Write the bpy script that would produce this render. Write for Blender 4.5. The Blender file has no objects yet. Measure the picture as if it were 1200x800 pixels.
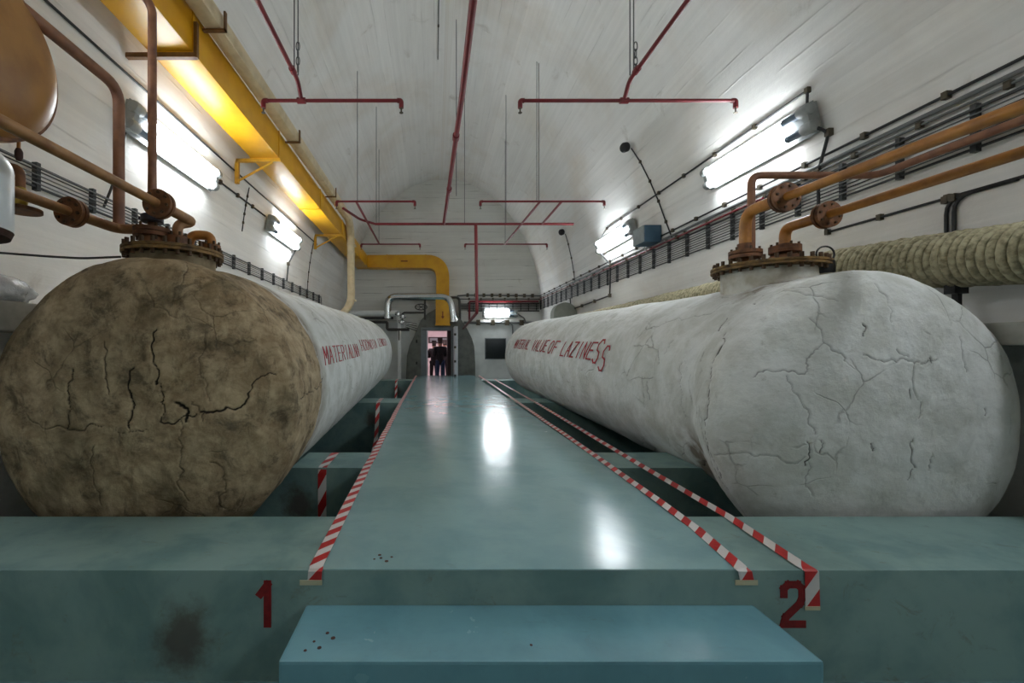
import bpy, bmesh, math, random
import numpy as np
from mathutils import Vector, Matrix
random.seed(7)
C = bpy.context.scene.collection
PI = math.pi
# ------------------------------------------------------------------ camera, world, exposure
EYE = 1.5
F = 500.0                                   # focal length in pixels of a 1200 x 800 picture
sc = bpy.context.scene
cam = bpy.data.cameras.new('camera'); camo = bpy.data.objects.new('camera', cam); C.objects.link(camo)
camo.location = (0, 0, EYE); camo.rotation_euler = (PI/2, 0, 0)
cam.sensor_width = 36; cam.lens = 36*F/1200; cam.shift_x = 92/1200; cam.shift_y = 8/1200
cam.clip_start = 0.05; cam.clip_end = 200
sc.camera = camo
w = bpy.data.worlds.new('World'); sc.world = w; w.use_nodes = True
w.node_tree.nodes['Background'].inputs[0].default_value = (0.9, 0.95, 1, 1)
w.node_tree.nodes['Background'].inputs[1].default_value = 0.0
sc.view_settings.view_transform = 'Standard'; sc.view_settings.look = 'None'
sc.view_settings.gamma = 1; sc.view_settings.use_curve_mapping = False
sc.view_settings.exposure = 1.86
TUBE_E = 11.0                               # radiance of the fluorescent tubes
D_END = 16.3                                # distance of the end wall

def W(px, py, d):                           # where a thing seen at that spot stands when it is d metres away
    return Vector(((px-508)/F*d, d, EYE-(py-408)/F*d))

# ------------------------------------------------------------------ materials
def lin(c):
    return tuple(((v/255)/12.92 if v/255 <= .04045 else ((v/255+.055)/1.055)**2.4) for v in c)
class N:
    def __init__(s, name):
        s.m = bpy.data.materials.new(name); s.m.use_nodes = True; s.t = s.m.node_tree
        s.b = s.t.nodes['Principled BSDF']
    def n(s, typ, **kw):
        o = s.t.nodes.new(typ)
        for k, v in kw.items(): setattr(o, k, v)
        return o
    def l(s, a, b): s.t.links.new(a, b)
    def put(s, v, sock):
        if hasattr(v, 'is_output'): s.l(v, sock)
        elif isinstance(v, (tuple, list)) and len(v) == 3 and sock.type == 'RGBA': sock.default_value = (*v, 1)
        else: sock.default_value = v
    def math(s, op, a, b=0.0, clamp=False):
        o = s.n('ShaderNodeMath', operation=op, use_clamp=clamp); s.put(a, o.inputs[0]); s.put(b, o.inputs[1]); return o.outputs[0]
    def mix(s, f, a, b, mode='MIX'):
        o = s.n('ShaderNodeMix', data_type='RGBA', blend_type=mode); s.put(f, o.inputs[0]); s.put(a, o.inputs[6]); s.put(b, o.inputs[7]); return o.outputs[2]
    def noise(s, vec, scale, detail=4, rough=.55, dist=0):
        o = s.n('ShaderNodeTexNoise'); s.l(vec, o.inputs['Vector']); o.inputs['Scale'].default_value = scale
        o.inputs['Detail'].default_value = detail; o.inputs['Roughness'].default_value = rough; o.inputs['Distortion'].default_value = dist
        return o.outputs[0]
    def ramp(s, f, lo, hi):
        o = s.n('ShaderNodeMapRange'); s.put(f, o.inputs[0]); o.inputs[1].default_value = lo; o.inputs[2].default_value = hi
        o.interpolation_type = 'SMOOTHSTEP'; return o.outputs[0]
    def mapping(s, vec, scale=(1,1,1), loc=(0,0,0)):
        o = s.n('ShaderNodeMapping'); s.l(vec, o.inputs[0]); o.inputs['Scale'].default_value = scale; o.inputs['Location'].default_value = loc; return o.outputs[0]
    def pos(s): return s.n('ShaderNodeNewGeometry').outputs['Position']
    def obj(s): return s.n('ShaderNodeTexCoord').outputs['Object']
    def uv(s): return s.n('ShaderNodeTexCoord').outputs['UV']
    def attr(s, a): return s.n('ShaderNodeAttribute', attribute_name=a).outputs['Fac']
    def bump(s, h, strength=.3, dist=.01):
        o = s.n('ShaderNodeBump'); s.put(h, o.inputs['Height']); o.inputs['Strength'].default_value = strength; o.inputs['Distance'].default_value = dist
        s.l(o.outputs[0], s.b.inputs['Normal'])
    def fin(s, col, rough=.6, metal=0.0, spec=None):
        s.put(col, s.b.inputs['Base Color']); s.put(rough, s.b.inputs['Roughness']); s.put(metal, s.b.inputs['Metallic'])
        if spec is not None: s.b.inputs['Specular IOR Level'].default_value = spec
        return s.m
M = {}
def plain(name, c, rough=.6, metal=0, var=.25, scale=12, c2=None, bump=.15, coat=0):
    k = N(name); p = k.pos(); c = lin(c)
    c2 = lin(c2) if c2 else tuple(v*(1-var) for v in c)
    f = k.ramp(k.noise(p, scale, 5), .35, .72)
    k.fin(k.mix(f, c, c2), rough, metal)
    if bump: k.bump(k.noise(p, scale*4, 4), bump, .004)
    if coat: k.b.inputs['Coat Weight'].default_value = coat; k.b.inputs['Coat Roughness'].default_value = .12
    M[name] = k.m; return k.m
def emit(name, c, e, rough=.3):
    k = N(name); k.fin(lin(c), rough); k.b.inputs['Emission Color'].default_value = (*lin(c), 1); k.b.inputs['Emission Strength'].default_value = e
    M[name] = k.m; return k.m

# whitewashed board-marked concrete: u = metres along the tunnel, v = metres around the section
def concrete(name, base, warm, boards_from, board=.16, line=.55, swap=False):
    k = N(name); uv = k.uv()
    se = k.n('ShaderNodeSeparateXYZ'); k.l(uv, se.inputs[0]); u, v = se.outputs[0], se.outputs[1]
    wob = k.noise(k.mapping(uv, (.8, .8, 1)), 1.0, 2)
    vb = k.math('ADD', k.math('DIVIDE', v, board), k.math('MULTIPLY', wob, .35))
    fr = k.math('FRACT', vb)
    edge = k.math('ADD', k.ramp(fr, .07, .0), k.ramp(fr, .93, 1.0), True)
    fl = k.math('FLOOR', vb)
    wn = k.n('ShaderNodeTexWhiteNoise', noise_dimensions='1D'); k.l(fl, wn.inputs['W'])
    mask = k.ramp(v, boards_from-.25, boards_from+.25) if boards_from > 0 else 1.0
    brk = k.ramp(k.noise(k.mapping(uv, (.5, 3, 1)), 1.6, 4), .48, .68)
    edge = k.math('MULTIPLY', k.math('MULTIPLY', edge, mask), brk)
    streak = k.noise(k.mapping(uv, (.35, 9, 1)), 1.5, 5)
    big = k.ramp(k.noise(uv, .45, 6, .6, .4), .42, .72)
    spot = k.ramp(k.noise(uv, 1.7, 6, .65, .6), .60, .78)
    col = k.mix(k.math('MULTIPLY', big, .55), lin(base), lin(warm))
    tone = k.math('ADD', .90, k.math('MULTIPLY', k.math('MULTIPLY', wn.outputs[0], mask), .07))
    tone = k.math('ADD', tone, k.math('MULTIPLY', k.math('SUBTRACT', streak, .5), .24))
    g = k.n('ShaderNodeCombineColor'); [k.l(tone, g.inputs[i]) for i in range(3)]
    col = k.mix(1.0, col, g.outputs[0], 'MULTIPLY')
    col = k.mix(k.math('MULTIPLY', spot, .45), col, lin((150, 138, 120)))
    col = k.mix(k.math('MULTIPLY', edge, line), col, lin((120, 116, 108)))
    k.fin(col, .75, 0, .3)
    h = k.math('SUBTRACT', k.math('MULTIPLY', k.noise(uv, 9, 6, .6), .5), k.math('MULTIPLY', edge, .8))
    h = k.math('ADD', h, k.math('MULTIPLY', streak, .5))
    k.bump(h, .35, .02)
    M[name] = k.m
concrete('vault', (241, 240, 236), (216, 205, 189), 3.6, .24, .22)
concrete('endwall', (234, 234, 228), (208, 204, 192), 2.3, .26, .8)

def teal(name, c, c2, rough, dirt, coatw=0, stain=None):
    k = N(name); p = k.pos()
    f = k.ramp(k.noise(p, 2.2, 6, .6, .3), .38, .68)
    col = k.mix(f, lin(c), lin(c2))
    d = k.ramp(k.noise(p, 9, 7, .7, .5), .60, .78)
    col = k.mix(k.math('MULTIPLY', d, dirt), col, lin((86, 84, 66)))
    if stain:                                # rust stain of its own outline
        (cx, cz, rx, rz) = stain
        se = k.n('ShaderNodeSeparateXYZ'); k.l(p, se.inputs[0])
        ex = k.math('DIVIDE', k.math('SUBTRACT', se.outputs[0], cx), rx); ez = k.math('DIVIDE', k.math('SUBTRACT', se.outputs[2], cz), rz)
        r = k.math('SQRT', k.math('ADD', k.math('MULTIPLY', ex, ex), k.math('MULTIPLY', ez, ez)))
        r = k.math('ADD', r, k.math('MULTIPLY', k.math('SUBTRACT', k.noise(p, 9, 6, .7), .5), 1.5))
        col = k.mix(k.math('MULTIPLY', k.ramp(r, 1.15, .25), .75), col, lin((66, 40, 28)))
    sc_ = k.ramp(k.noise(k.mapping(p, (2.2, 6, 2.2), (3, 1, 2)), 3.2, 8, .75, .8), .57, .72)
    col = k.mix(k.math('MULTIPLY', sc_, dirt*.9), col, lin((104, 104, 86)))
    rr = k.math('ADD', rough, k.math('MULTIPLY', k.noise(p, 5, 5), .22))
    k.fin(col, rr)
    k.b.inputs['Coat Weight'].default_value = coatw; k.b.inputs['Coat Roughness'].default_value = .16
    k.bump(k.math('ADD', k.noise(p, 3, 3), k.math('MULTIPLY', k.noise(p, 30, 4), .12)), .14, .03)
    M[name] = k.m
teal('walk_teal', (132, 170, 174), (118, 158, 164), .10, .20, .35)
teal('step_teal', (116, 166, 180), (104, 152, 166), .12, .25, .3)
teal('beam_teal', (126, 154, 150), (98, 130, 130), .45, .62, 0, (-1.125, .19, .17, .20))
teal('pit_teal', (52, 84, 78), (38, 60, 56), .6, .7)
teal('floor_teal', (96, 130, 130), (84, 116, 118), .4, .5)

def tankmat(name, white, grey, brown, brown2):
    k = N(name); p = k.obj()
    a = k.attr('dirt'); cr = k.attr('crack'); st = k.attr('stain')
    f = k.ramp(k.noise(p, 3.2, 7, .65, .5), .36, .66)
    wc = k.mix(f, lin(white), lin(grey))
    wc = k.mix(k.math('MULTIPLY', k.ramp(k.noise(p, 12, 6, .7), .58, .75), .45), wc, lin((138, 136, 124)))
    n1 = k.ramp(k.noise(p, 6.5, 8, .72, .35), .34, .66)
    bc = k.mix(n1, lin(brown), lin(brown2)); bc = k.mix(k.math('MULTIPLY', k.ramp(k.noise(k.mapping(p, (1, 1, 1), (4, 2, 7)), 1.7, 5, .6, .6), .50, .64), .55), bc, lin((84, 74, 50)))
    bc = k.mix(k.math('MULTIPLY', k.ramp(k.noise(p, 6, 8, .75, .45), .47, .68), .72), bc, lin((62, 55, 42)))
    bc = k.mix(k.math('MULTIPLY', k.ramp(k.noise(k.mapping(p, (5, 5, 1.0)), 2.2, 6, .7), .59, .72), .6), bc, lin((36, 31, 25)))
    bc = k.mix(k.math('MULTIPLY', k.ramp(k.noise(k.mapping(p, (1, 1, 1), (9, 3, 1)), 5.0, 6, .7), .60, .74), .65), bc, lin((188, 172, 140)))
    edge = k.math('ADD', a, k.math('MULTIPLY', k.math('SUBTRACT', k.noise(p, 6, 6, .7), .5), .55))
    col = k.mix(k.ramp(edge, .3, .62), wc, bc)
    col = k.mix(k.math('MULTIPLY', st, .8), col, lin((104, 84, 56)))
    # fine craquelure in the plaster
    vo = k.n('ShaderNodeTexVoronoi', feature='DISTANCE_TO_EDGE')
    wv = k.n('ShaderNodeMix', data_type='VECTOR'); wv.inputs[0].default_value = .12
    no = k.n('ShaderNodeTexNoise'); k.l(p, no.inputs['Vector']); no.inputs['Scale'].default_value = 5; no.inputs['Detail'].default_value = 5
    k.l(p, wv.inputs[4]); k.l(no.outputs['Color'], wv.inputs[5]); k.l(wv.outputs[1], vo.inputs['Vector']); vo.inputs['Scale'].default_value = 3.4
    fine = k.math('MULTIPLY', k.ramp(vo.outputs[0], .022, .0), k.ramp(k.noise(p, 1.6, 3), .50, .60))
    col = k.mix(k.math('MULTIPLY', fine, .36), col, lin((70, 64, 52)))
    col = k.mix(k.ramp(cr, .1, .9), col, lin((34, 28, 22)))
    k.fin(col, .78, 0, .25)
    h = k.math('SUBTRACT', k.noise(p, 14, 8, .65), k.math('MULTIPLY', fine, .7))
    k.bump(h, .45, .02)
    M[name] = k.m
tankmat('tank_plaster', (222, 224, 222), (196, 198, 192), (192, 172, 140), (146, 126, 97))

plain('yellow_duct', (226, 168, 20), .38, 0, .1, 3, (214, 152, 16), .05)
plain('cream', (222, 204, 166), .55, 0, .1, 6, (204, 184, 146), .08)
plain('bracket_brown', (122, 84, 40), .6, 0, .3, 20)
plain('bracket_yellow', (214, 160, 40), .5, 0, .2, 20)
plain('rust_pipe', (182, 122, 50), .45, 0, .3, 9, (148, 94, 40), .25)
plain('rust_left', (164, 118, 72), .45, 0, .3, 9, (128, 86, 50), .25)
plain('rust_pipe_dark', (142, 96, 66), .5, 0, .3, 9, (112, 72, 52), .25)
plain('flange_rust', (128, 82, 46), .65, 0, .4, 16, (84, 52, 32), .4)
plain('lid_rust', (138, 106, 56), .7, 0, .4, 14, (60, 42, 24), .5)
plain('vessel_brown', (160, 112, 52), .4, 0, .2, 5, (138, 92, 42), .12)
plain('white_enamel', (214, 220, 222), .3, 0, .08, 6, None, .03)
plain('dark_rust', (70, 44, 36), .8, 0, .4, 20, None, .4)
plain('sprinkler_red', (116, 20, 28), .42, 0, .2, 10, None, .05)
plain('cable_black', (36, 37, 38), .55, 0, .2, 10, None, 0)
plain('cable_grey', (112, 114, 114), .5, 0, .2, 10, None, 0)
plain('clip_metal', (86, 78, 62), .5, .4, .3, 20, None, 0)
plain('tray_metal', (70, 72, 72), .5, .5, .2, 10, None, 0)
plain('rod_steel', (92, 92, 92), .45, .5, .1, 10, None, 0)
plain('lamp_grey', (150, 154, 152), .45, 0, .15, 14, None, .05)
plain('lamp_collar', (92, 108, 124), .3, 0, .1, 8, None, 0)
plain('box_grey', (142, 148, 148), .5, 0, .15, 14, None, .05)
plain('box_blue', (50, 84, 106), .5, 0, .15, 14, None, .05)
plain('black', (18, 18, 20), .45, 0, .2, 10, None, 0)
plain('handwheel_blue', (28, 28, 46), .45, 0, .2, 10, None, 0)
plain('bolt', (84, 60, 36), .65, .2, .3, 30, None, 0)
plain('rope', (172, 164, 134), .95, 0, .4, 26, (116, 110, 84), .9)
plain('rope_core', (60, 57, 46), .9, 0, .3, 12)
plain('chrome', (205, 208, 208), .18, 1, .1, 8, None, .03)
plain('enamel_white', (244, 246, 244), .35, 0, .05, 6)
plain('pipe_white', (196, 198, 192), .45, 0, .15, 10)
plain('pipe_dark', (74, 72, 68), .5, .2, .2, 10)
plain('bulkhead', (112, 114, 106), .5, 0, .25, 4, (90, 92, 86))
plain('door_frame', (120, 128, 132), .45, 0, .15, 8)
plain('door_white', (205, 208, 214), .4, 0, .1, 8)
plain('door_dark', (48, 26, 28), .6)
plain('corridor', (222, 208, 210), .7, 0, .1, 3)
plain('corridor_floor', (150, 128, 120), .6, 0, .2, 5)
plain('ledge', (190, 190, 182), .8, 0, .2, 5, (160, 158, 148), .3)
plain('panel_white', (224, 228, 226), .6, 0, .12, 3)
plain('screen_dark', (24, 32, 36), .3, 0, .1, 5, None, 0)
plain('plug_cream', (200, 190, 165), .6)
plain('paint_red', (172, 24, 36), .6, 0, .25, 30, None, .1)
plain('number_red', (132, 14, 18), .55, 0, .3, 40, None, .1)
plain('duct_mark', (130, 40, 10), .6)
plain('skin', (196, 150, 126), .6, 0, .05); plain('hair', (42, 32, 28), .7); plain('jacket', (24, 24, 30), .8, 0, .3, 14)
plain('jeans', (46, 68, 102), .85, 0, .25, 20); plain('dark_trousers', (34, 34, 40), .85); plain('shoe', (30, 26, 24), .6)
plain('niche_grey', (138, 142, 130), .7, 0, .15, 6)
plain('brass', (176, 150, 60), .4, .6)
plain('adhesive', (196, 190, 160), .25, 0, .1)
emit('tube_glow', (244, 250, 255), TUBE_E); emit('tube_glow_boosted', (244, 250, 255), TUBE_E*1.7)  # second glow is boosted for the end wall lamp to lighten the far end
emit('corridor_lamp', (255, 236, 242), 2.2)
k = N('plastic'); k.fin(lin((225, 228, 230)), .12); k.b.inputs['Transmission Weight'].default_value = .35; k.bump(k.noise(k.pos(), 22, 5), .6, .02); M['plastic'] = k.m
k = N('tape'); uv = k.uv(); se = k.n('ShaderNodeSeparateXYZ'); k.l(uv, se.inputs[0])
ph = k.math('FRACT', k.math('ADD', se.outputs[0], k.math('MULTIPLY', se.outputs[1], -.5)))
k.fin(k.mix(k.math('GREATER_THAN', ph, .5), lin((212, 208, 206)), lin((186, 34, 34))), .4); k.bump(k.noise(k.pos(), 40, 4), .25, .006); M['tape'] = k.m

# ------------------------------------------------------------------ mesh tools
class MB:
    def __init__(s): s.v = []; s.f = []; s.uv = None
    def add(s, vs, fs):
        o = len(s.v); s.v += [tuple(v) for v in vs]; s.f += [tuple(i+o for i in f) for f in fs]; return s
    def box(s, a, b):
        x0, x1 = sorted((a[0], b[0])); y0, y1 = sorted((a[1], b[1])); z0, z1 = sorted((a[2], b[2]))
        return s.add([(x0,y0,z0),(x1,y0,z0),(x1,y1,z0),(x0,y1,z0),(x0,y0,z1),(x1,y0,z1),(x1,y1,z1),(x0,y1,z1)],
              [(0,3,2,1),(4,5,6,7),(0,1,5,4),(1,2,6,5),(2,3,7,6),(3,0,4,7)])
    def rbox(s, a, b, r=.01):                     # box with bevelled edges
        bm = bmesh.new(); bmesh.ops.create_cube(bm, size=1)
        for v in bm.verts: v.co = Vector([(a[i]+b[i])/2 + v.co[i]*abs(b[i]-a[i]) for i in range(3)])
        bmesh.ops.bevel(bm, geom=bm.edges[:], offset=r, segments=2, profile=.7, affect='EDGES')
        bm.verts.index_update(); s.add([v.co for v in bm.verts], [[v.index for v in f.verts] for f in bm.faces]); bm.free(); return s
    def tube(s, pts, r, n=12, caps=True):         # round tube along points; r may be a list
        pts = [Vector(p) for p in pts]; m = len(pts); rs = r if isinstance(r, (list, tuple)) else [r]*m
        tan = []
        for i in range(m):
            t = (pts[min(i+1, m-1)]-pts[max(i-1, 0)]); tan.append(t.normalized() if t.length > 1e-9 else Vector((0,0,1)))
        up = Vector((0,0,1)) if abs(tan[0].z) < .9 else Vector((1,0,0))
        nrm = (up - tan[0]*up.dot(tan[0])).normalized(); vs = []
        for i in range(m):
            nrm = (nrm - tan[i]*nrm.dot(tan[i])).normalized(); bn = tan[i].cross(nrm)
            vs += [pts[i] + (nrm*math.cos(2*PI*j/n)+bn*math.sin(2*PI*j/n))*rs[i] for j in range(n)]
        fs = [(i*n+j, i*n+(j+1)%n, (i+1)*n+(j+1)%n, (i+1)*n+j) for i in range(m-1) for j in range(n)]
        if caps: fs += [tuple(range(n-1, -1, -1)), tuple((m-1)*n+j for j in range(n))]
        return s.add(vs, fs)
    def lathe(s, o, axis, prof, n=32):            # prof: (radius, distance along axis)
        axis = Vector(axis).normalized(); up = Vector((0,0,1)) if abs(axis.z) < .9 else Vector((1,0,0))
        a = (up-axis*up.dot(axis)).normalized(); b = axis.cross(a); o = Vector(o); vs = []
        for r, h in prof: vs += [o+axis*h+(a*math.cos(2*PI*j/n)+b*math.sin(2*PI*j/n))*max(r, 1e-4) for j in range(n)]
        m = len(prof); fs = [(i*n+j, i*n+(j+1)%n, (i+1)*n+(j+1)%n, (i+1)*n+j) for i in range(m-1) for j in range(n)]
        fs += [tuple(range(n-1, -1, -1)), tuple((m-1)*n+j for j in range(n))]
        return s.add(vs, fs)
    def prism(s, poly, y0, y1):                   # polygon of (x, z) pushed from y0 to y1
        n = len(poly); vs = [(x, y0, z) for x, z in poly]+[(x, y1, z) for x, z in poly]
        return s.add(vs, [tuple(range(n)), tuple(range(2*n-1, n-1, -1))]+[(i, i+n, (i+1)%n+n, (i+1)%n) for i in range(n)])
    def ribbon(s, pts, wdt, th=.0015, period=.2, side=None):
        pts = [Vector(p) for p in pts]; L = 0; base = len(s.v); s.uv = s.uv or {}
        for i, p in enumerate(pts):
            if i: L += (p-pts[i-1]).length
            t = (pts[min(i+1, len(pts)-1)]-pts[max(i-1, 0)]).normalized()
            sd = Vector(side) if side else Vector((t.y, -t.x, 0)).normalized()
            nn = sd.cross(t).normalized()
            for q, (a, b) in enumerate(((-1, -1), (1, -1), (1, 1), (-1, 1))):
                s.uv[len(s.v)] = (L/period, (a+1)/2); s.v.append(tuple(p+sd*a*wdt/2+nn*b*th/2))
        m = len(pts)
        for i in range(m-1):
            for q in range(4): s.f.append((base+i*4+q, base+i*4+(q+1)%4, base+(i+1)*4+(q+1)%4, base+(i+1)*4+q))
        s.f += [(base+3, base+2, base+1, base), tuple(base+(m-1)*4+q for q in range(4))]
        return s
    def mesh(s, name, org=(0,0,0), smooth=True, angle=40):
        me = bpy.data.meshes.new(name); o = Vector(org)
        me.from_pydata([tuple(Vector(v)-o) for v in s.v], [], s.f)
        if s.uv:
            l = me.uv_layers.new(name='UVMap')
            for lp in me.loops: l.data[lp.index].uv = s.uv.get(lp.vertex_index, (0, 0))
        bm = bmesh.new(); bm.from_mesh(me); bmesh.ops.recalc_face_normals(bm, faces=bm.faces); bm.to_mesh(me); bm.free()
        if smooth: me.shade_smooth(); me.set_sharp_from_angle(angle=math.radians(angle))
        me.update(); return me
    def build(s, name, mat, parent=None, smooth=True, angle=40):
        if parent is None:
            a = np.array(s.v); org = Vector(((a[:,0].min()+a[:,0].max())/2, (a[:,1].min()+a[:,1].max())/2, a[:,2].min()))
        else:
            org = Vector(parent.get('_org', (0,0,0)))
        me = s.mesh(name, org, smooth, angle); me.materials.append(M[mat])
        o = bpy.data.objects.new(name, me); C.objects.link(o); o['_org'] = tuple(org)
        if parent is None: o.location = org
        else: o.parent = parent
        return o
def thing(name, label, cat, loc, group=None, kind=None):
    o = bpy.data.objects.new(name, None); C.objects.link(o); o.location = loc; o['_org'] = tuple(loc); o.empty_display_size = .1
    return tag(o, label, cat, group, kind)
def tag(o, label=None, cat=None, group=None, kind=None):
    for k_, v_ in (('label', label), ('category', cat), ('group', group), ('kind', kind)):
        if v_: o[k_] = v_
    return o
def inst(name, me, parent, world, rot=None):      # a small part sharing its mesh
    o = bpy.data.objects.new(name, me); C.objects.link(o); o.parent = parent
    o.location = Vector(world)-Vector(parent['_org']); o['_org'] = tuple(parent['_org'])
    if rot is not None: o.rotation_euler = rot
    return o
def fillet(pts, r, n=6):
    pts = [Vector(p) for p in pts]; out = [pts[0]]
    for i in range(1, len(pts)-1):
        a, b, c = pts[i-1], pts[i], pts[i+1]; u = (a-b); v = (c-b); q = min(r, u.length*.49, v.length*.49)
        p0 = b+u.normalized()*q; p2 = b+v.normalized()*q
        for t in range(n+1):
            t /= n; out.append(p0*(1-t)**2+b*2*t*(1-t)+p2*t*t)
    return out+[pts[-1]]
def sub(pts, step):                               # more points on a polyline
    out = [Vector(pts[0])]
    for a, b in zip(pts, pts[1:]):
        a, b = Vector(a), Vector(b); k_ = max(1, int((b-a).length/step)); out += [a+(b-a)*(j/k_) for j in range(1, k_+1)]
    return out

# ------------------------------------------------------------------ the room
CX, A_, B_, Z0 = .4, 3.73, 5.28, EYE+1.19
YB = -5.0
def wall_x(z, side):                              # x of the wall at height z
    t = max(0, (z-Z0)/B_); return CX+side*A_*math.sqrt(max(0, 1-t*t))
prof = [(CX+A_, -.6), (CX+A_, 1.0), (CX+A_, Z0)]
prof += [(CX+A_*math.cos(t), Z0+B_*math.sin(t)) for t in [PI*i/64 for i in range(1, 64)]]
prof += [(CX-A_, Z0), (CX-A_, 1.0), (CX-A_, -.6)]
arc = [0]
for p, q in zip(prof, prof[1:]): arc.append(arc[-1]+math.dist(p, q))
half = arc[-1]/2
def shell(name, i0, i1):
    mb = MB(); mb.uv = {}; ys = [YB+(D_END-YB)*j/22 for j in range(23)]; n = i1-i0+1
    for y in ys:
        for i in range(i0, i1+1):
            vv = arc[i] if arc[i] < half else 2*half-arc[i]
            mb.uv[len(mb.v)] = (y + (40 if arc[i] > half else 0), vv); mb.v.append((prof[i][0], y, prof[i][1]))
    mb.f = [(j*n+i, j*n+i+1, (j+1)*n+i+1, (j+1)*n+i) for j in range(22) for i in range(n-1)]
    return tag(mb.build(name, 'vault', None, True, 60), kind='structure')
m0 = 2+18
shell('wall_right', 0, m0); shell('ceiling', m0, len(prof)-1-m0); shell('wall_left', len(prof)-1-m0, len(prof)-1)
def end_wall(name, y, hole=None):
    mb = MB(); mb.uv = {}
    pts = [(x, z) for x, z in prof]
    if hole:                                      # split the wall around the doorway
        x0, x1, z0, z1 = hole
        def col(xa, xb, lo, n=60):
            vs = []
            for i in range(n+1):
                x = xa+(xb-xa)*i/n; t = (x-CX)/(A_+.08); zt = Z0+(B_+.08)*math.sqrt(max(0, 1-t*t)); vs.append((x, lo, zt))
            for (xa_, la, ta), (xb_, lb, tb) in zip(vs, vs[1:]):
                b = len(mb.v)
                for p in ((xa_, la), (xb_, lb), (xb_, tb), (xa_, ta)): mb.uv[len(mb.v)] = (p[0], p[1]); mb.v.append((p[0], y, p[1]))
                mb.f.append((b, b+1, b+2, b+3))
        col(CX-A_-.07, x0, -.6); col(x0, x1, z1, 6); col(x1, CX+A_+.07, -.6)
        b = len(mb.v)
        for p in ((x0, -.6), (x1, -.6), (x1, z0), (x0, z0)): mb.uv[len(mb.v)] = p; mb.v.append((p[0], y, p[1]))
        mb.f.append((b, b+1, b+2, b+3))
    else:
        for p in pts: mb.uv[len(mb.v)] = p; mb.v.append((p[0], y, p[1]))
        mb.f = [tuple(range(len(pts)))]
    return tag(mb.build(name, 'endwall', None, False), kind='structure')
DX0, DX1, DZ0, DZ1 = -.27, .66, 0.0, EYE+.66       # doorway in the end wall
end_wall('wall_end', D_END, (DX0, DX1, DZ0, DZ1)); end_wall('wall_back', YB)
def st(name, mb, mat, label, cat, smooth=False):
    o = mb.build(name, mat, None, smooth); return tag(o, label, cat, None, 'structure')
XL, XR = CX-A_, CX+A_
Y1, Y2 = 1.923, 2.54                               # front beam
st('floor', MB().box((XL, YB, -.1), (XR, Y1, 0)), 'floor_teal', 'green painted floor in front of the step', 'floor')
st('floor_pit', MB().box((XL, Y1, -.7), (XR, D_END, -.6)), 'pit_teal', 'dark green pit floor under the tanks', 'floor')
# lower strip of smooth white paint on the end wall
mb = MB()
mb.box((XL, D_END-.012, -.6), (-.9, D_END, EYE+.98)); st('wall_panel_left', mb, 'panel_white', 'smooth white painted lower end wall left of the bulkhead', 'wall')
mb = MB(); mb.box((1.3, D_END-.012, -.6), (XR, D_END, EYE+.98)); st('wall_panel_right', mb, 'panel_white', 'smooth white painted lower end wall right of the bulkhead', 'wall')
# corridor behind the doorway
yb = D_END+4.5
st('floor_corridor', MB().box((-.9, D_END+.01, -.1), (1.3, yb, 0)), 'corridor_floor', 'corridor floor behind the doorway', 'floor')
st('wall_corridor', MB().box((-1.0, D_END+.01, 0), (-.9, yb, 2.6)).box((1.3, D_END+.01, 0), (1.4, yb, 2.6)).box((-1.0, yb, 0), (1.4, yb+.1, 2.6)),
   'corridor', 'pale pink corridor walls behind the doorway', 'wall')
st('ceiling_corridor', MB().box((-1.0, D_END+.01, 2.6), (1.4, yb+.1, 2.7)), 'corridor', 'corridor ceiling behind the doorway', 'ceiling')

# ---- concrete platform: front beam, walkway, step, cross beams
WX0, WX1, WZ = -.575, 1.48, .5
mb = MB().rbox((XL, Y1, -.6), (XR, Y2, WZ), .008)
front = thing('platform_beam', 'long green concrete beam across the foreground with red numbers', 'platform', ((XL+XR)/2, Y1, -.6), None, 'structure')
mb.build('beam_body', 'beam_teal', front)
def strokes(mb, lines, wdt, place, th=.002):
    cnt = 0
    for ln in lines:
        pts = [place(*p) for p in ln]
        for (p, n_), (q, n2) in zip(pts, pts[1:]):
            cnt += 1
            t = (q-p)
            if t.length < 1e-6: continue
            sd = n_.cross(t).normalized()*wdt/2; e = t.normalized()*wdt*.45; o_ = n_*(th+.00012*cnt)
            a, b = p-e, q+e
            vs = [a-sd-o_*.2, a+sd-o_*.2, b+sd-o_*.2, b-sd-o_*.2, a-sd+o_, a+sd+o_, b+sd+o_, b-sd+o_]
            mb.add(vs, [(0,3,2,1),(4,5,6,7),(0,1,5,4),(1,2,6,5),(2,3,7,6),(3,0,4,7)])
def number(lines, px0, px1, py0, py1, wd):
    a = W(px0, py1, Y1); b = W(px1, py0, Y1); mb = MB()
    pl = lambda u, v: (Vector((a.x+(b.x-a.x)*u, Y1-.0005, a.z+(b.z-a.z)*v)), Vector((0,-1,0)))
    strokes(mb, lines, wd, pl, .0015); o = mb.build('painted_number', 'number_red', front, False); return o
o = number([[(.62,.06),(.62,.95)],[(.62,.93),(.12,.72)]], 303, 320, 681, 734, .034); o['label'] = 'dark red stencilled 1'
o = number([[(.12,.72),(.12,.86),(.3,.95),(.7,.95),(.88,.86),(.88,.66),(.78,.52),(.2,.22),(.12,.07)],[(.12,.06),(.9,.06)]], 915, 943, 682, 734, .033); o['label'] = 'dark red stencilled 2'
walk = st('walkway', MB().rbox((WX0, Y2-.01, -.6), (WX1, 15.8, WZ), .006), 'walk_teal', 'glossy blue green concrete walkway between the two tanks', 'walkway')
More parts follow.
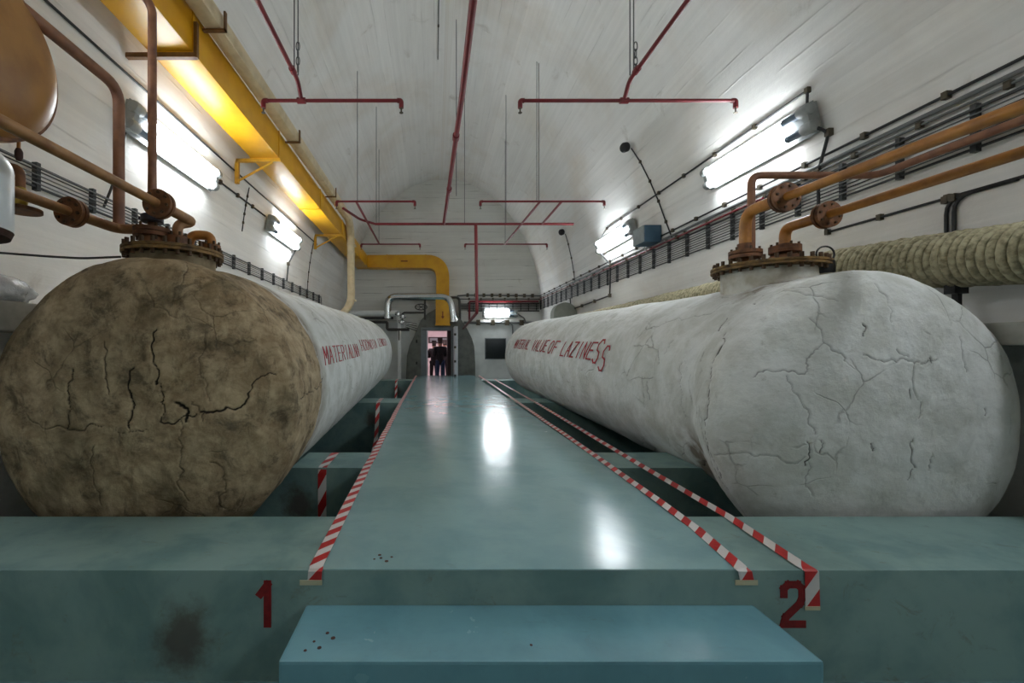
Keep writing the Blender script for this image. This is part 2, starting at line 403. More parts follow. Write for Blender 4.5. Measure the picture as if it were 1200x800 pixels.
# glossy paint also runs over the beam where the walkway meets it
pp = MB().rbox((WX0+.06, Y1+.004, WZ-.002), (WX1-.06, Y2+.02, WZ+.0025), .001).build('painted_strip', 'walk_teal', front, False)
stp = st('step', MB().rbox((-.572, 1.572, 0), (1.44, Y1, EYE-1.154), .012), 'step_teal', 'chipped light blue concrete step in front of the platform', 'step')
for o_, zc_, spots in ((stp, EYE-1.154, ((-.47, 1.68), (-.43, 1.73), (-.40, 1.70), (-.49, 1.63), (-.44, 1.645), (.38, 1.66))), (front, WZ+.0025, ((-.28, 2.02), (-.25, 2.03), (-.22, 2.0), (-.20, 2.04), (-.26, 2.06)))):
    for i_, (x_, y_) in enumerate(spots):
        r_ = .006+.004*((i_*7) % 5)/4
        MB().lathe((x_, y_, zc_-.002), (0,0,1), [(r_, 0), (r_*.9, .0035)], 9).build('rust_spot', 'dark_rust', o_)

# ------------------------------------------------------------------ tanks
def vnoise(P, scale, seed=0):
    p = P*scale+seed*17.31; i = np.floor(p).astype(np.int64); f = p-i; f = f*f*(3-2*f)
    def h(a, b, c):
        n = (a*374761393+b*668265263+c*2147483647+seed*1013) & 0xffffffff
        n = ((n ^ (n >> 13))*1274126177) & 0xffffffff
        return ((n ^ (n >> 16)) & 0xffff)/65535.0
    r = 0
    for dx in (0, 1):
        for dy in (0, 1):
            for dz in (0, 1):
                wgt = (f[:,0] if dx else 1-f[:,0])*(f[:,1] if dy else 1-f[:,1])*(f[:,2] if dz else 1-f[:,2])
                r = r+wgt*h(i[:,0]+dx, i[:,1]+dy, i[:,2]+dz)
    return r
def fbm(P, scale, seed=0, o=4):
    return sum(vnoise(P, scale*2**k_, seed+k_)*.5**k_ for k_ in range(o))/sum(.5**k_ for k_ in range(o))
def sstep(a, b, x):
    t = np.clip((x-a)/(b-a), 0, 1); return t*t*(3-2*t)
def polydist(P, line):                             # distance of 2-D points to a polyline
    best = np.full(len(P), 1e9)
    for a, b in zip(line, line[1:]):
        a = np.array(a); b = np.array(b); d = b-a; t = np.clip(((P-a)@d)/(d@d+1e-12), 0, 1)
        best = np.minimum(best, np.linalg.norm(P-a-t[:,None]*d, axis=1))
    return best
AX = Vector((-.024, 1, .022)).normalized()
AXN = np.array(AX)
class Tank:
    def __init__(s, c0, s_end, R_of, drop_of, hd, hdf=.42):
        s.c0 = np.array(c0); s.R_of = R_of; s.drop_of = drop_of; s.hd = hd; s.hdf = hdf; s.L = s_end
    def surf(s, st_, th):                          # point and normal on the cylindrical part; th = 0 towards the +x side
        c = s.c0+AXN*st_+s.drop_of(st_); n = np.array((math.cos(th), 0, math.sin(th)))
        return Vector(c+n*s.R_of(st_)), Vector(n)
    def build(s, parent, name, cracks_head, cracks_body, dirt, stain, seedn):
        NT = 760; rows = []
        for k_ in range(1, 170):
            ph = PI/2*(k_/170)**1.05; rows.append((-s.hd*math.cos(ph)**(2/2.3), math.sin(ph)**(2/2.5), 0))
        for k_ in range(0, 130): rows.append((1.5*k_/130, 1, 1))
        for k_ in range(0, 90): rows.append((1.5+(s.L-1.5)*k_/90, 1, 1))
        for k_ in range(0, 26):
            ph = (PI/2)*k_/26; rows.append((s.L+s.hdf*math.sin(ph), math.cos(ph)**.85, 2))
        th = np.linspace(0, 2*PI, NT, endpoint=False); P = []; S = []; H = []; NRM = []
        for (st_, fr, kd) in rows:
            q = max(st_, 0) if kd < 2 else s.L; R = s.R_of(q)*fr; c = s.c0+AXN*st_+s.drop_of(q)
            P.append(np.stack([c[0]+R*np.cos(th), np.full(NT, c[1]), c[2]+R*np.sin(th)], 1)); S.append(np.full(NT, st_)); H.append(np.full(NT, kd))
            k2 = (1-fr) if kd == 0 else 0
            nn = np.stack([np.cos(th), np.zeros(NT), np.sin(th)], 1)
            if kd == 0: wy = math.sqrt(max(0, 1-fr**6)); nn = nn*math.sqrt(1-wy*wy)+np.array((0, -wy, 0))
            if kd == 2: nn = nn*.7+np.array((0, .7, 0))
            NRM.append(nn)
        P = np.concatenate(P); S = np.concatenate(S); H = np.concatenate(H); NRM = np.concatenate(NRM); TH = np.tile(th, len(rows))
        crack = np.zeros(len(P))
        wob = np.stack([fbm(P, 14, seedn+5, 3)-.5, fbm(P, 14, seedn+9, 3)-.5], 1)
        hx = np.stack([P[:,0], P[:,2]], 1)+wob*.03
        hm = (H == 0); nb_ = (H == 1) & (S < 1.8)
        def jag(ln, q):
            r_ = random.Random(q); ln = [np.array(p) for p in ln]
            for it in range(3):
                out = [ln[0]]
                for a, b in zip(ln, ln[1:]):
                    d = b-a; out += [(a+b)/2+np.array((-d[1], d[0]))*r_.uniform(-.22, .22), b]
                ln = out
            return ln
        for q, (ln, wd) in enumerate(cracks_head):
            d = polydist(hx[hm], jag(ln, q)); w_ = max(wd*.75, .0075); crack[hm] = np.maximum(crack[hm], (1-sstep(w_*.2, w_, d))*min(1, .30+wd*50))
        bx = np.stack([S, TH*s.R_of(1)], 1)+wob*.035
        for q, (ln, wd) in enumerate(cracks_body):
            d = polydist(bx[nb_], jag([(a, b*s.R_of(1)) for a, b in ln], q+50)); w_ = max(wd*.8, .0085); crack[nb_] = np.maximum(crack[nb_], (1-sstep(w_*.2, w_, d))*min(1, .30+wd*50))
        dv = dirt(P, S, TH, H); sv = stain(P, S, TH, H)
        lump = (fbm(P, 2.2, seedn+1, 3)-.5)*.035+(fbm(P, 9, seedn+2, 3)-.5)*.012*(1+dv)+(fbm(P*np.array((1,3,1)), 6, seedn+3, 2)-.5)*.01*dv
        P = P+NRM*(lump-crack*.010)[:,None]
        org = np.array(parent['_org']); V = P-org
        nr = len(rows)
        idx = np.arange(nr*NT).reshape(nr, NT); a = idx[:-1]; b = np.roll(idx, -1, 1)[:-1]; c = np.roll(idx, -1, 1)[1:]; d = idx[1:]
        F_ = np.stack([a, b, c, d], -1).reshape(-1, 4)
        faces = F_.tolist()+[tuple(range(NT-1, -1, -1)), tuple(int(i) for i in idx[-1])]
        me = bpy.data.meshes.new(name); me.from_pydata(V.tolist(), [], faces)
        for nm, arr in (('dirt', dv), ('crack', crack), ('stain', sv)):
            at = me.attributes.new(nm, 'FLOAT', 'POINT'); at.data.foreach_set('value', arr.astype(np.float32))
        me.materials.append(M['tank_plaster']); me.shade_smooth(); me.update()
        o = bpy.data.objects.new(name, me); C.objects.link(o); o.parent = parent; o['_org'] = parent['_org']; return o
RD = 2.9
def blend(a, b, x0, x1): return lambda x: a+(b-a)*float(sstep(x0, x1, np.array(x)))
near = lambda q, b: 1-float(sstep(.02, b, np.array(q)))
TL = Tank((-1.868, RD, EYE-.342), 8.55, lambda q: .957+.045*near(q, .7), lambda q: np.array((-.045, 0, -.045))*near(q, .7), .335)
TR = Tank((2.923, RD, EYE-.383), 8.0, lambda q: .905+.085*near(q, .55), lambda q: np.array((-.06, 0, -.085))*near(q, .55), .335)
def hp(*pts, d=2.63): return [((x-508)/F*d, EYE-(y-408)/F*d) for x, y in pts]
tankL = thing('storage_tank', 'cylindrical storage tank whose near end is stained brown and cracked', 'tank', (-1.868, RD, .2), 'long plastered tanks')
tankR = thing('storage_tank', 'white plastered cylindrical storage tank lettered MATERIAL VALUE OF LAZINESS', 'tank', (2.923, RD, .0), 'long plastered tanks')
def zeros(P, S, TH, H): return np.zeros(len(P))
def dirtL(P, S, TH, H):
    e = .62+(fbm(P, 5, 40, 3)-.5)*.12
    return np.where(H == 0, 1.0, 1-sstep(e-.03, e+.05, S))
def stainL(P, S, TH, H):
    a = np.exp(-((S-.70)/.10)**2)*(H == 1)*fbm(P, 7, 44, 3)*1.1*(S > .6)
    dn = np.exp(-((S-.66)/.05)**2)*(H == 1)*.9
    return np.clip(np.maximum(a, dn*sstep(.4, .6, fbm(P, 12, 45, 2))), 0, 1)
chL = [(hp((92,432),(88,455),(88,500)), .010), (hp((188,385),(186,420),(190,450),(188,448)), .012), (hp((190,446),(196,470),(196,492),(222,486),(236,484)), .010),
       (hp((163,430),(162,470),(160,500)), .013), (hp((240,482),(266,476),(288,470)), .012), (hp((288,470),(300,444),(315,440)), .010),
       (hp((60,500),(100,502),(130,498)), .006), (hp((145,502),(178,500)), .006), (hp((230,470),(238,476),(243,492)), .006), (hp((218,490),(220,520),(214,560),(222,585)), .006),
       (hp((212,470),(226,478),(224,492)), .016), (hp((128,400),(130,440),(134,460)), .006), (hp((240,390),(238,430),(250,470)), .004), (hp((120,520),(118,560),(124,590)), .005),
       (hp((170,340),(200,370),(240,380)), .004), (hp((250,540),(262,570),(258,600)), .005)]
ctop = 2*PI
cbL = [([(0.0, .02),(.12, .06),(.3, .03),(.5, .02),(.66, .05),(.72, .09)], .010), ([(.64, -.9),(.65,-.5),(.66,-.2),(.67,.05),(.66,.3),(.65,.7),(.66,1.3)], .007),
       ([(.25,.06),(.28,-.2),(.26,-.5)], .004), ([(.5,.05),(.5,-.3),(.53,-.8)], .004), ([(.06,.0),(.05,-.4),(.08,-1.0)], .007), ([(.42,1.2),(.45,.6),(.43,.1)], .005)]
cbL = [([(a, b % (2*PI)) for a, b in ln], wd) for ln, wd in cbL]
def split_wrap(lst):
    out = []
    for ln, wd in lst:
        cur = [ln[0]]
        for p in ln[1:]:
            if abs(p[1]-cur[-1][1]) > PI: out.append((cur, wd)) if len(cur) > 1 else None; cur = [p]
            else: cur.append(p)
        if len(cur) > 1: out.append((cur, wd))
    return out
TL.build(tankL, 'tank_shell', chL, split_wrap(cbL), dirtL, stainL, 3)
chR = [(hp((959,372),(966,400),(968,402),(955,410),(946,425),(944,438),(925,434),(908,433),(895,443)), .0045), (hp((968,402),(982,414),(985,424)), .004),
       (hp((1012,380),(1009,394)), .009), (hp((1005,416),(1035,420),(1056,423),(1075,424),(1090,420)), .005), (hp((1042,410),(1056,418)), .004),
       (hp((942,517),(941,545)), .009), (hp((955,514),(955,528)), .006), (hp((1008,516),(1013,525)), .010), (hp((1055,512),(1054,530),(1052,560)), .006), (hp((1077,530),(1075,548)), .004),
       (hp((1188,484),(1187,510)), .006), (hp((1124,395),(1124,420),(1126,436)), .003), (hp((926,440),(934,462),(948,500),(950,508)), .004), (hp((1053,455),(1053,464)), .008),
       (hp((1042,330),(1048,350),(1042,378)), .003), (hp((870,548),(905,535),(940,535)), .003), (hp((950,326),(980,343),(994,352)), .003), (hp((945,540),(944,570),(953,582)), .003),
       (hp((1064,424),(1066,470),(1064,488)), .003), (hp((1080,418),(1082,424)), .008), (hp((1146,478),(1145,486)), .008)]
def ang(x): return PI-x
cbR = [([(.03,ang(-.45)),(.04,ang(-.1)),(.03,ang(.15)),(.05,ang(.55))], .008), ([(.01,ang(-.75)),(.06,ang(-.3)),(.12,ang(.05))], .006), ([(.24,ang(-.6)),(.3,ang(-.25)),(.36,ang(-.05)),(.42,ang(.2))], .007),
       ([(.30,ang(.75)),(.26,ang(.62))], .013), ([(.12,ang(.62)),(.06,ang(.45))], .009), ([(.28,ang(.42)),(.27,ang(.34))], .012), ([(.52,ang(-.2)),(.55,ang(.0)),(.6,ang(.28))], .004),
       ([(.16,ang(1.02)),(.10,ang(.9))], .010), ([(.85,ang(.50)),(.9,ang(.35))], .004), ([(1.1,ang(.05)),(1.06,ang(-.12))], .006), ([(1.2,ang(.1)),(1.15,ang(-.05)),(1.18,ang(-.25))], .005),
       ([(1.0,ang(.38)),(.94,ang(.25))], .006), ([(.5,ang(1.0)),(.9,ang(.78)),(1.2,ang(.72)),(1.6,ang(.76))], .004), ([(.18,ang(.1)),(.17,ang(-.05))], .010), ([(.35,ang(-.55)),(.5,ang(-.62)),(.62,ang(-.7))], .010)]
def stainR(P, S, TH, H):
    a = (TH-PI); low = np.exp(-((a-.62)/.26)**2)*np.exp(-((S-.45)/.30)**2)*(H == 1)
    top = np.exp(-((TH-PI/2-.25)/.3)**2)*np.exp(-((S-.42)/.22)**2)*(H == 1)*.9
    return np.clip((low*1.0+top)*sstep(.30, .62, fbm(P, 7, 60, 4))*1.9, 0, 1)
TR.build(tankR, 'tank_shell', chR, split_wrap(cbR), zeros, stainR, 8)

LET = {'M':[[(0,0),(0,1),(.5,.35),(1,1),(1,0)]], 'A':[[(0,0),(.5,1),(1,0)],[(.2,.38),(.8,.38)]], 'T':[[(0,1),(1,1)],[(.5,1),(.5,0)]],
 'E':[[(1,1),(0,1),(0,0),(1,0)],[(0,.52),(.8,.52)]], 'R':[[(0,0),(0,1),(.8,1),(1,.78),(.8,.52),(0,.5)],[(.4,.5),(1,0)]], 'I':[[(.5,0),(.5,1)]],
 'L':[[(0,1),(0,0),(1,0)]], 'V':[[(0,1),(.5,0),(1,1)]], 'U':[[(0,1),(0,.15),(.3,0),(.7,0),(1,.15),(1,1)]],
 'O':[[(.3,0),(0,.25),(0,.75),(.3,1),(.7,1),(1,.75),(1,.25),(.7,0),(.3,0)]], 'F':[[(0,0),(0,1),(1,1)],[(0,.52),(.75,.52)]],
 'Z':[[(0,1),(1,1),(0,0),(1,0)]], 'N':[[(0,0),(0,1),(1,0),(1,1)]], 'S':[[(1,.85),(.7,1),(.25,1),(0,.78),(.2,.55),(.8,.45),(1,.22),(.75,0),(.3,0),(0,.12)]],
 'H':[[(0,0),(0,1)],[(1,0),(1,1)],[(0,.5),(1,.5)]], 'D':[[(0,0),(0,1),(.6,1),(1,.7),(1,.3),(.6,0),(0,0)]]}
def lettering(tank, parent, words, right, wdt, lab):
    for wi, (txt, d0, d1, h, base) in enumerate(words):
        n = len(txt); cell = (d1-d0)/n
        for i, ch in enumerate(txt):
            mb = MB()
            hh = h*(1.35 if (right and wi == 3 and i >= 6) else 1); off = -.08 if (right and wi == 3 and i == 7) else 0
            for ln in LET[ch]:
                fine = []
                for (a, b) in zip(ln, ln[1:]):
                    m_ = max(1, int(math.dist(a, b)*4)); fine += [(a[0]+(b[0]-a[0])*j/m_, a[1]+(b[1]-a[1])*j/m_) for j in range(m_)]
                fine.append(ln[-1])
                def pl(u, v):
                    y = d0+cell*(i+.12+.66*u)+(v-.5)*.14*(1 if d1 > d0 else -1)*.5
                    q = base+off/.93+(v-.5)*hh/.93; th_ = (PI-q) if right else q
                    p, nn = tank.surf(y-RD, th_); return p+nn*.018, nn
                strokes(mb, [fine], wdt, pl, .004)
            mb.build('painted_letter', 'paint_red', parent, False)['label'] = 'red handwritten letter '+ch
lettering(TR, tankR, [('MATERIAL', 9.9, 8.55, .20, .37), ('VALUE', 8.3, 7.3, .21, .36), ('OF', 7.22, 6.72, .21, .345), ('LAZINESS', 6.52, 4.85, .22, .33)], True, .020, '')
lettering(TL, tankL, [('MATERIALNA', 3.68, 5.7, .15, .27), ('HODNOTA', 5.95, 8.0, .15, .33), ('LENOSTI', 8.4, 10.3, .15, .35)], False, .010, '')

# cross beams with a saddle cut for each tank
def beam(label, y0, y1, side):
    T = TL if side < 0 else TR; ym = (y0+y1)/2; q = ym-RD; c = T.c0+AXN*q+T.drop_of(q); R = T.R_of(max(q, 0))+.015
    dz = WZ-c[2]; hx = math.sqrt(R*R-dz*dz); a0 = math.atan2(dz, -hx); a1 = math.atan2(dz, hx)
    a0 = a0 if a0 < 0 else a0-2*PI
    arcp = [(c[0]+R*math.cos(a0+(a1-a0)*i/16), c[2]+R*math.sin(a0+(a1-a0)*i/16)) for i in range(17)]
    xo, xi = (XL, WX0) if side < 0 else (WX1, XR)
    poly = [(xo, WZ-.001)]+arcp+[(xi, WZ-.001), (xi, -.6), (xo, -.6)]
    o = MB().prism(poly, y0, y1).build('cross_beam', 'beam_teal', None, False)
    tag(o, label, 'beam', 'saddle beams under the tanks', 'structure')
for (a, b, nm) in ((3.57, 4.10, 'nearest'), (7.86, 8.55, 'middle'), (13.2, 13.9, 'farthest')):
    if a < 12:
        beam(nm+' green concrete saddle beam under the brown-ended tank', a, b, -1); beam(nm+' green concrete saddle beam under the lettered white tank', a, b, 1)
    else:
        tag(MB().box((XL, a, -.6), (WX0, b, WZ-.001)).build('cross_beam', 'beam_teal', None, False), 'farthest green concrete beam beyond the brown-ended tank', 'beam', 'saddle beams under the tanks', 'structure')
        tag(MB().box((WX1, a, -.6), (XR, b, WZ-.001)).build('cross_beam', 'beam_teal', None, False), 'farthest green concrete beam beyond the lettered white tank', 'beam', 'saddle beams under the tanks', 'structure')

# manholes
def ngon_bolt(r, h):
    return MB().lathe((0,0,0), (0,0,1), [(r, -h/2), (r, h/2)], 6)
bolt_me = ngon_bolt(.015, .115).mesh('bolt', smooth=False); bolt_me.materials.append(M['bolt'])
bolt_small = ngon_bolt(.010, .082).mesh('bolt_small', smooth=False); bolt_small.materials.append(M['bolt'])
def manhole(tank, c, r_neck, r_lid, z_base, nb, neck_mat):
    mb = MB().lathe((c[0], c[1], z_base), (0,0,1), [(r_neck*1.04, 0), (r_neck*1.0, .06), (r_neck, c[2]-z_base-.03)], 48)
    mb.build('manhole_neck', neck_mat, tank)
    fl = MB().lathe((c[0], c[1], c[2]-.03), (0,0,1), [(r_lid, .008), (r_lid, .024), (r_lid*.98, .027), (r_lid*.98, .030), (r_lid, .032), (r_lid, .050), (r_lid*.97, .053)], 56).build('manhole_lid', 'lid_rust', tank)
    for i in range(nb):
        a = 2*PI*i/nb; inst('bolt', bolt_me, fl, (c[0]+r_lid*.93*math.cos(a), c[1]+r_lid*.93*math.sin(a), c[2]+.004))
LC = Vector((-1.93, 3.18, EYE+.70)); RC = Vector((2.90, 3.70, EYE+.69))
k = N('neck_brown'); k.fin(k.mix(k.ramp(k.noise(k.pos(), 7, 6), .35, .65), lin((110, 94, 68)), lin((150, 136, 108))), .8); M['neck_brown'] = k.m
plain('neck_white', (206, 206, 198), .7, 0, .15, 8, (170, 164, 146))
manhole(tankL, LC, .275, .33, EYE+.46, 26, 'neck_brown')
manhole(tankR, RC, .345, .42, EYE+.38, 30, 'neck_white')
def nozzle(tank, c, r, zs, mat='flange_rust', fl=None):         # stub with a bolted pair of flanges
    x, y, z0, z1 = c; n_ = MB().lathe((x, y, z0), (0,0,1), [(r, 0), (r, z1-z0)], 20).build('nozzle', mat, tank)
    for z, rf in zs:
        f_ = MB().lathe((x, y, z), (0,0,1), [(rf, -.014), (rf, .014)], 28).build('nozzle_flange', mat, tank)
        for i in range(6):
            a = 2*PI*i/6+.3; inst('bolt', bolt_small, f_, (x+rf*.8*math.cos(a), y+rf*.8*math.sin(a), z))
# fittings on the stained tank's lid
zl = LC.z+.03
nozzle(tankL, (-2.03, 3.08, zl, zl+.12), .082, [(zl+.085, .118), (zl+.118, .118)])
hw = MB().lathe((-2.03, 3.08, zl+.13), (0,0,1), [(.045, 0), (.045, .06), (.055, .06), (.055, .0)], 20)
hwo = MB().lathe((-2.03, 3.08, zl+.175), (0,0,1), [(.066, 0), (.072, .006), (.072, .05), (.062, .056), (.055, .05), (.055, .006)], 28).box((-2.125, 3.07, zl+.20), (-2.06, 3.09, zl+.216)).build('clamp_ring', 'handwheel_blue', tankL)
nozzle(tankL, (-1.86, 3.10, zl, zl+.09), .035, [(zl+.04, .068), (zl+.066, .068)])
nozzle(tankL, (-1.74, 3.34, zl, zl+.08), .035, [(zl+.035, .068), (zl+.06, .068)])
# fittings on the white tank's lid
zr = RC.z+.03
nozzle(tankR, (2.63, 3.60, zr, zr+.16), .058, [(zr+.05, .12), (zr+.085, .12)])
nozzle(tankR, (3.03, 3.68, zr, zr+.18), .05, [(zr+.06, .112), (zr+.115, .115), (zr+.145, .115)])
# dip plug with a ring on the white tank
pg = thing('dip_plug', 'black plug with wire ring on top of the white tank', 'plug', (3.14, 3.42, EYE+.44))
MB().lathe((3.14, 3.42, EYE+.44), (0,0,1), [(.05, 0), (.05, .15), (.036, .19), (.02, .2)], 20).build('socket', 'plug_cream', pg)
MB().lathe((3.14, 3.42, EYE+.60), (0,0,1), [(.055, 0), (.062, .01), (.062, .09), (.056, .1)], 24).build('cap', 'black', pg)
MB().tube([(3.14+.072*math.cos(a), 3.42, EYE+.755+.062*math.sin(a)) for a in [2*PI*i/28 for i in range(29)]], .007, 8).build('ring', 'black', pg)

# ------------------------------------------------------------------ rusty pipes
def pipe_flange(parent, p, ax, r, th=.03, nb=8, gap=.006):
    p = Vector(p); ax = Vector(ax).normalized()
    f_ = MB().lathe(p, ax, [(r, -th), (r, -gap), (r*.9, -gap), (r*.9, gap), (r, gap), (r, th)], 32).build('flange', 'flange_rust', parent)
    rot = ax.to_track_quat('Z', 'Y').to_euler(); up = Vector((0,0,1)) if abs(ax.z) < .9 else Vector((1,0,0)); a_ = (up-ax*up.dot(ax)).normalized(); b_ = ax.cross(a_)
    for i in range(nb):
        t = 2*PI*i/nb+.2; inst('bolt', bolt_small, f_, p+(a_*math.cos(t)+b_*math.sin(t))*r*.76, rot)
def pipe(name, label, pts, r, mat, fillr=.1, group='rust coloured fuel pipes', cat='pipe', n=16):
    pts = [Vector(p) for p in pts]; t = thing(name, label, cat, pts[0], group)
    MB().tube(fillet(pts, fillr), r, n).build('pipe_run', mat, t); return t
E = EYE
pA = pipe('fuel_pipe', 'thick rust brown pipe flanged above the stained tank lid', [(-1.80, 2.8, E+.945), (-1.80, 3.20, E+.945), (-1.86, 3.10, E+.90), (-1.86, 3.10, zl+.08)], 0.035, 'rust_left', 0.07); MB().tube(fillet([(-1.80, .4, E+.945), (-1.80, 2.8, E+.945)], .08), 0.028, 16).build('pipe_run', 'rust_left', pA)
pipe_flange(pA, (-1.80, 2.80, E+.945), (0,1,0), .092)
pB = pipe('vent_pipe', 'slim upright brown pipe rising from the stained tank lid past the yellow duct', [(-2.03, 3.08, zl+.12), (-2.03, 3.08, E+2.46), (-2.12, 2.95, E+2.60), (-2.45, 2.6, E+3.1)], .029, 'rust_pipe_dark', .05)
pC = pipe('fuel_pipe', 'rust brown pipe with round flange left of the stained tank lid', [(-2.29, 2.7, E+.86), (-2.29, 3.10, E+.865), (-2.10, 3.10, E+.865)], 0.035, 'rust_left', 0.08); MB().tube(fillet([(-2.29, 1.9, E+.85), (-2.29, 2.7, E+.86)], .08), 0.03, 16).build('pipe_run', 'rust_left', pC)
pipe_flange(pC, (-2.29, 2.70, E+.86), (0,1,0), .09)
pD = pipe('riser_pipe', 'brown pipe bending down the left wall to join the flanged pipe', [(-2.30, 1.6, E+1.90), (-2.30, 3.12, E+1.90), (-2.30, 3.12, E+.88)], .037, 'rust_pipe_dark', .13)
pG = pipe('return_bend', 'short brown return bend between lid nozzles on the stained tank', [(-1.74, 3.34, zl+.05), (-1.74, 3.34, zl+.15), (-1.88, 3.30, zl+.15), (-1.9, 3.3, zl+.02)], .036, 'rust_pipe', .07)
# brass valve and elbow by the white vessel
vv = thing('drain_valve', 'small brown elbow with brass valve beside the white vessel', 'valve', (-2.42, 2.45, E+.82))
MB().tube(fillet([(-2.56, 2.5, E+1.06), (-2.42, 2.5, E+1.06), (-2.42, 2.5, E+.94)], .07), .024, 12).build('elbow', 'flange_rust', vv)
MB().lathe((-2.42, 2.5, E+.84), (0,0,1), [(.03, 0), (.034, .02), (.034, .07), (.026, .10)], 16).build('valve_body', 'brass', vv)
MB().lathe((-2.42, 2.5, E+.80), (0,0,1), [(.10, 0), (.10, .02)], 24).build('flange', 'flange_rust', vv)
pr1 = pipe('fuel_pipe', 'thick ochre pipe with upper flange above the white tank lid', [(2.63, 3.60, zr+.16), (2.63, 3.60, E+1.145), (2.63, 3.2, E+1.13)], 0.045, 'rust_pipe', 0.15); MB().tube(fillet([(2.63, 3.2, E+1.13), (2.63, .5, E+1.02)], .08), 0.032, 16).build('pipe_run', 'rust_pipe', pr1)
pipe_flange(pr1, (2.63, 3.20, E+1.13), (0,1,.04), .105)
pr3 = pipe('fuel_pipe', 'ochre pipe with lower flange above the white tank lid', [(3.03, 3.68, zr+.15), (3.03, 3.68, E+1.035), (3.03, 3.29, E+1.027)], 0.042, 'rust_pipe', 0.13); MB().tube(fillet([(3.03, 3.29, E+1.027), (3.03, .8, E+.985)], .08), 0.031, 16).build('pipe_run', 'rust_pipe', pr3)
pipe_flange(pr3, (3.03, 3.29, E+1.027), (0,1,.02), .10)
pr2 = pipe('vent_pipe', 'thinner brown pipe bending right over the white tank lid to the wall', [(2.83, 3.80, zr-.02), (2.83, 3.80, E+1.54), (3.95, 3.80, E+1.54), (3.95, .8, E+1.51)], .031, 'rust_pipe_dark', .09)

# vessels at the upper left
bv = thing('brown_vessel', 'large ochre brown pressure vessel with domed end at the upper left', 'vessel', (-2.6, 2.2, E+1.1))
pr_ = [(.0001, -.55)]+[(.48, -.5)]+[(.48, .16)]+[(.48*math.cos(a), .16+.20*math.sin(a)) for a in [PI/2*i/14 for i in range(1, 15)]]
MB().lathe((-2.55, 2.18, E+1.58), (1, 0, 0), pr_, 64).build('vessel_shell', 'vessel_brown', bv, True, 60)
MB().lathe((-2.55, 2.18, E+1.58), (1, 0, 0), [(.462, .195), (.476, .200), (.474, .216), (.458, .222)], 64).build('weld_seam', 'flange_rust', bv)
wv_ = thing('white_vessel', 'white enamel cylinder with rusty underside at the left edge', 'vessel', (-2.33, 2.0, E+.5))
MB().lathe((-2.33, 2.0, E+.58), (0,0,1), [(.262, 0)]+[(.262, .30)]+[(.262-.10*(1-math.cos(a)), .30+.10*math.sin(a)) for a in [PI/2*i/8 for i in range(1, 9)]]+[(.03, .41)], 48).build('vessel_shell', 'white_enamel', wv_, True, 50)
MB().lathe((-2.33, 2.0, E+.53), (0,0,1), [(.2, 0), (.25, .018), (.262, .052)], 48).build('rusty_bottom', 'dark_rust', wv_)
MB().tube([(-2.33, 2.0, E+.96), (-2.33, 2.0, E+1.15)], .03, 12).build('top_pipe', 'rust_pipe', wv_)
nd = thing('needle_tap', 'tiny brown drain tap hanging below the brown vessel', 'tap', (-2.43, 2.5, E+1.0)); MB().tube([(-2.43, 2.5, E+1.30), (-2.43, 2.5, E+1.16)], .009, 8).build('stem', 'rust_pipe', nd)
MB().lathe((-2.43, 2.5, E+1.10), (0,0,1), [(.012, 0), (.02, .02), (.02, .05), (.012, .07)], 12).build('tap_body', 'dark_rust', nd)

# ------------------------------------------------------------------ lamps
def lamp(label, p0, p1, out, group='twin tube lamps', glow='tube_glow'):
    p0, p1 = Vector(p0), Vector(p1); ax = (p1-p0).normalized(); out = Vector(out).normalized(); sd = ax.cross(out).normalized(); L = (p1-p0).length
    t = thing('twin_tube_lamp', label, 'lamp', p0, group); R_ = .043
    for s_ in (-1, 1):
        o_ = p0+sd*.09*s_
        MB().lathe(o_, ax, [(R_*.92, .30), (R_*.92, L-.10)], 20).build('glass_tube', glow, t)
        MB().lathe(o_, ax, [(R_, .10), (R_, .302)], 20).build('tube_collar', 'lamp_collar', t)
        MB().lathe(o_, ax, [(.03, -.045), (.055, -.03), (.06, 0), (.06, .09), (.05, .105)], 20).build('end_cap', 'lamp_grey', t)
        MB().lathe(o_, ax, [(R_, L-.102), (.056, L-.09), (.056, L-.02), (.03, L)], 20).build('end_cap', 'lamp_grey', t)
        for q in range(1, 8):                       # wire guard rings of the tube
            h = .30+(L-.42)*q/8; MB().lathe(o_, ax, [(R_*.95, h-.004), (R_*1.04, h-.004), (R_*1.04, h+.004), (R_*.95, h+.004)], 16).build('guard_ring', 'lamp_grey', t)
    bp = MB(); a_ = [p0+ax*y+sd*x-out*z for z in (.062, .075) for (x, y) in ((-.165, .0), (.165, .0), (.165, L), (-.165, L))]  # added plate that keeps direct tube light off the wall behind
    bp.add(a_, [(0,3,2,1),(4,5,6,7),(0,1,5,4),(1,2,6,5),(2,3,7,6),(3,0,4,7)]); bp.build('added_shield', 'lamp_grey', t, False)
    for h in (.03, L-.06):
        hb = MB(); c_ = p0+ax*h; a_ = [c_+sd*x+ax*y-out*z for z in (-.02, .10) for (x, y) in ((-.15, -.035), (.15, -.035), (.15, .035), (-.15, .035))]
        hb.add(a_, [(0,3,2,1),(4,5,6,7),(0,1,5,4),(1,2,6,5),(2,3,7,6),(3,0,4,7)])
        hb.build('mounting_bracket', 'lamp_grey', t, False)
    return t
zlamp = E+2.39
xr_, xl_ = 3.90, -3.09
lamp('twin fluorescent tube lamp high on the right wall nearest the viewer', (xr_, 4.42, zlamp), (xr_, 6.15, zlamp+.03), (-1, 0, -.25))
lamp('twin fluorescent tube lamp on the right wall beside the grey blue box', (xr_, 8.4, zlamp), (xr_, 10.2, zlamp), (-1, 0, -.25))
lamp('twin fluorescent tube lamp on the left wall behind the upright brown pipe', (xl_, 4.38, zlamp), (xl_, 6.12, zlamp), (1, 0, -.25))
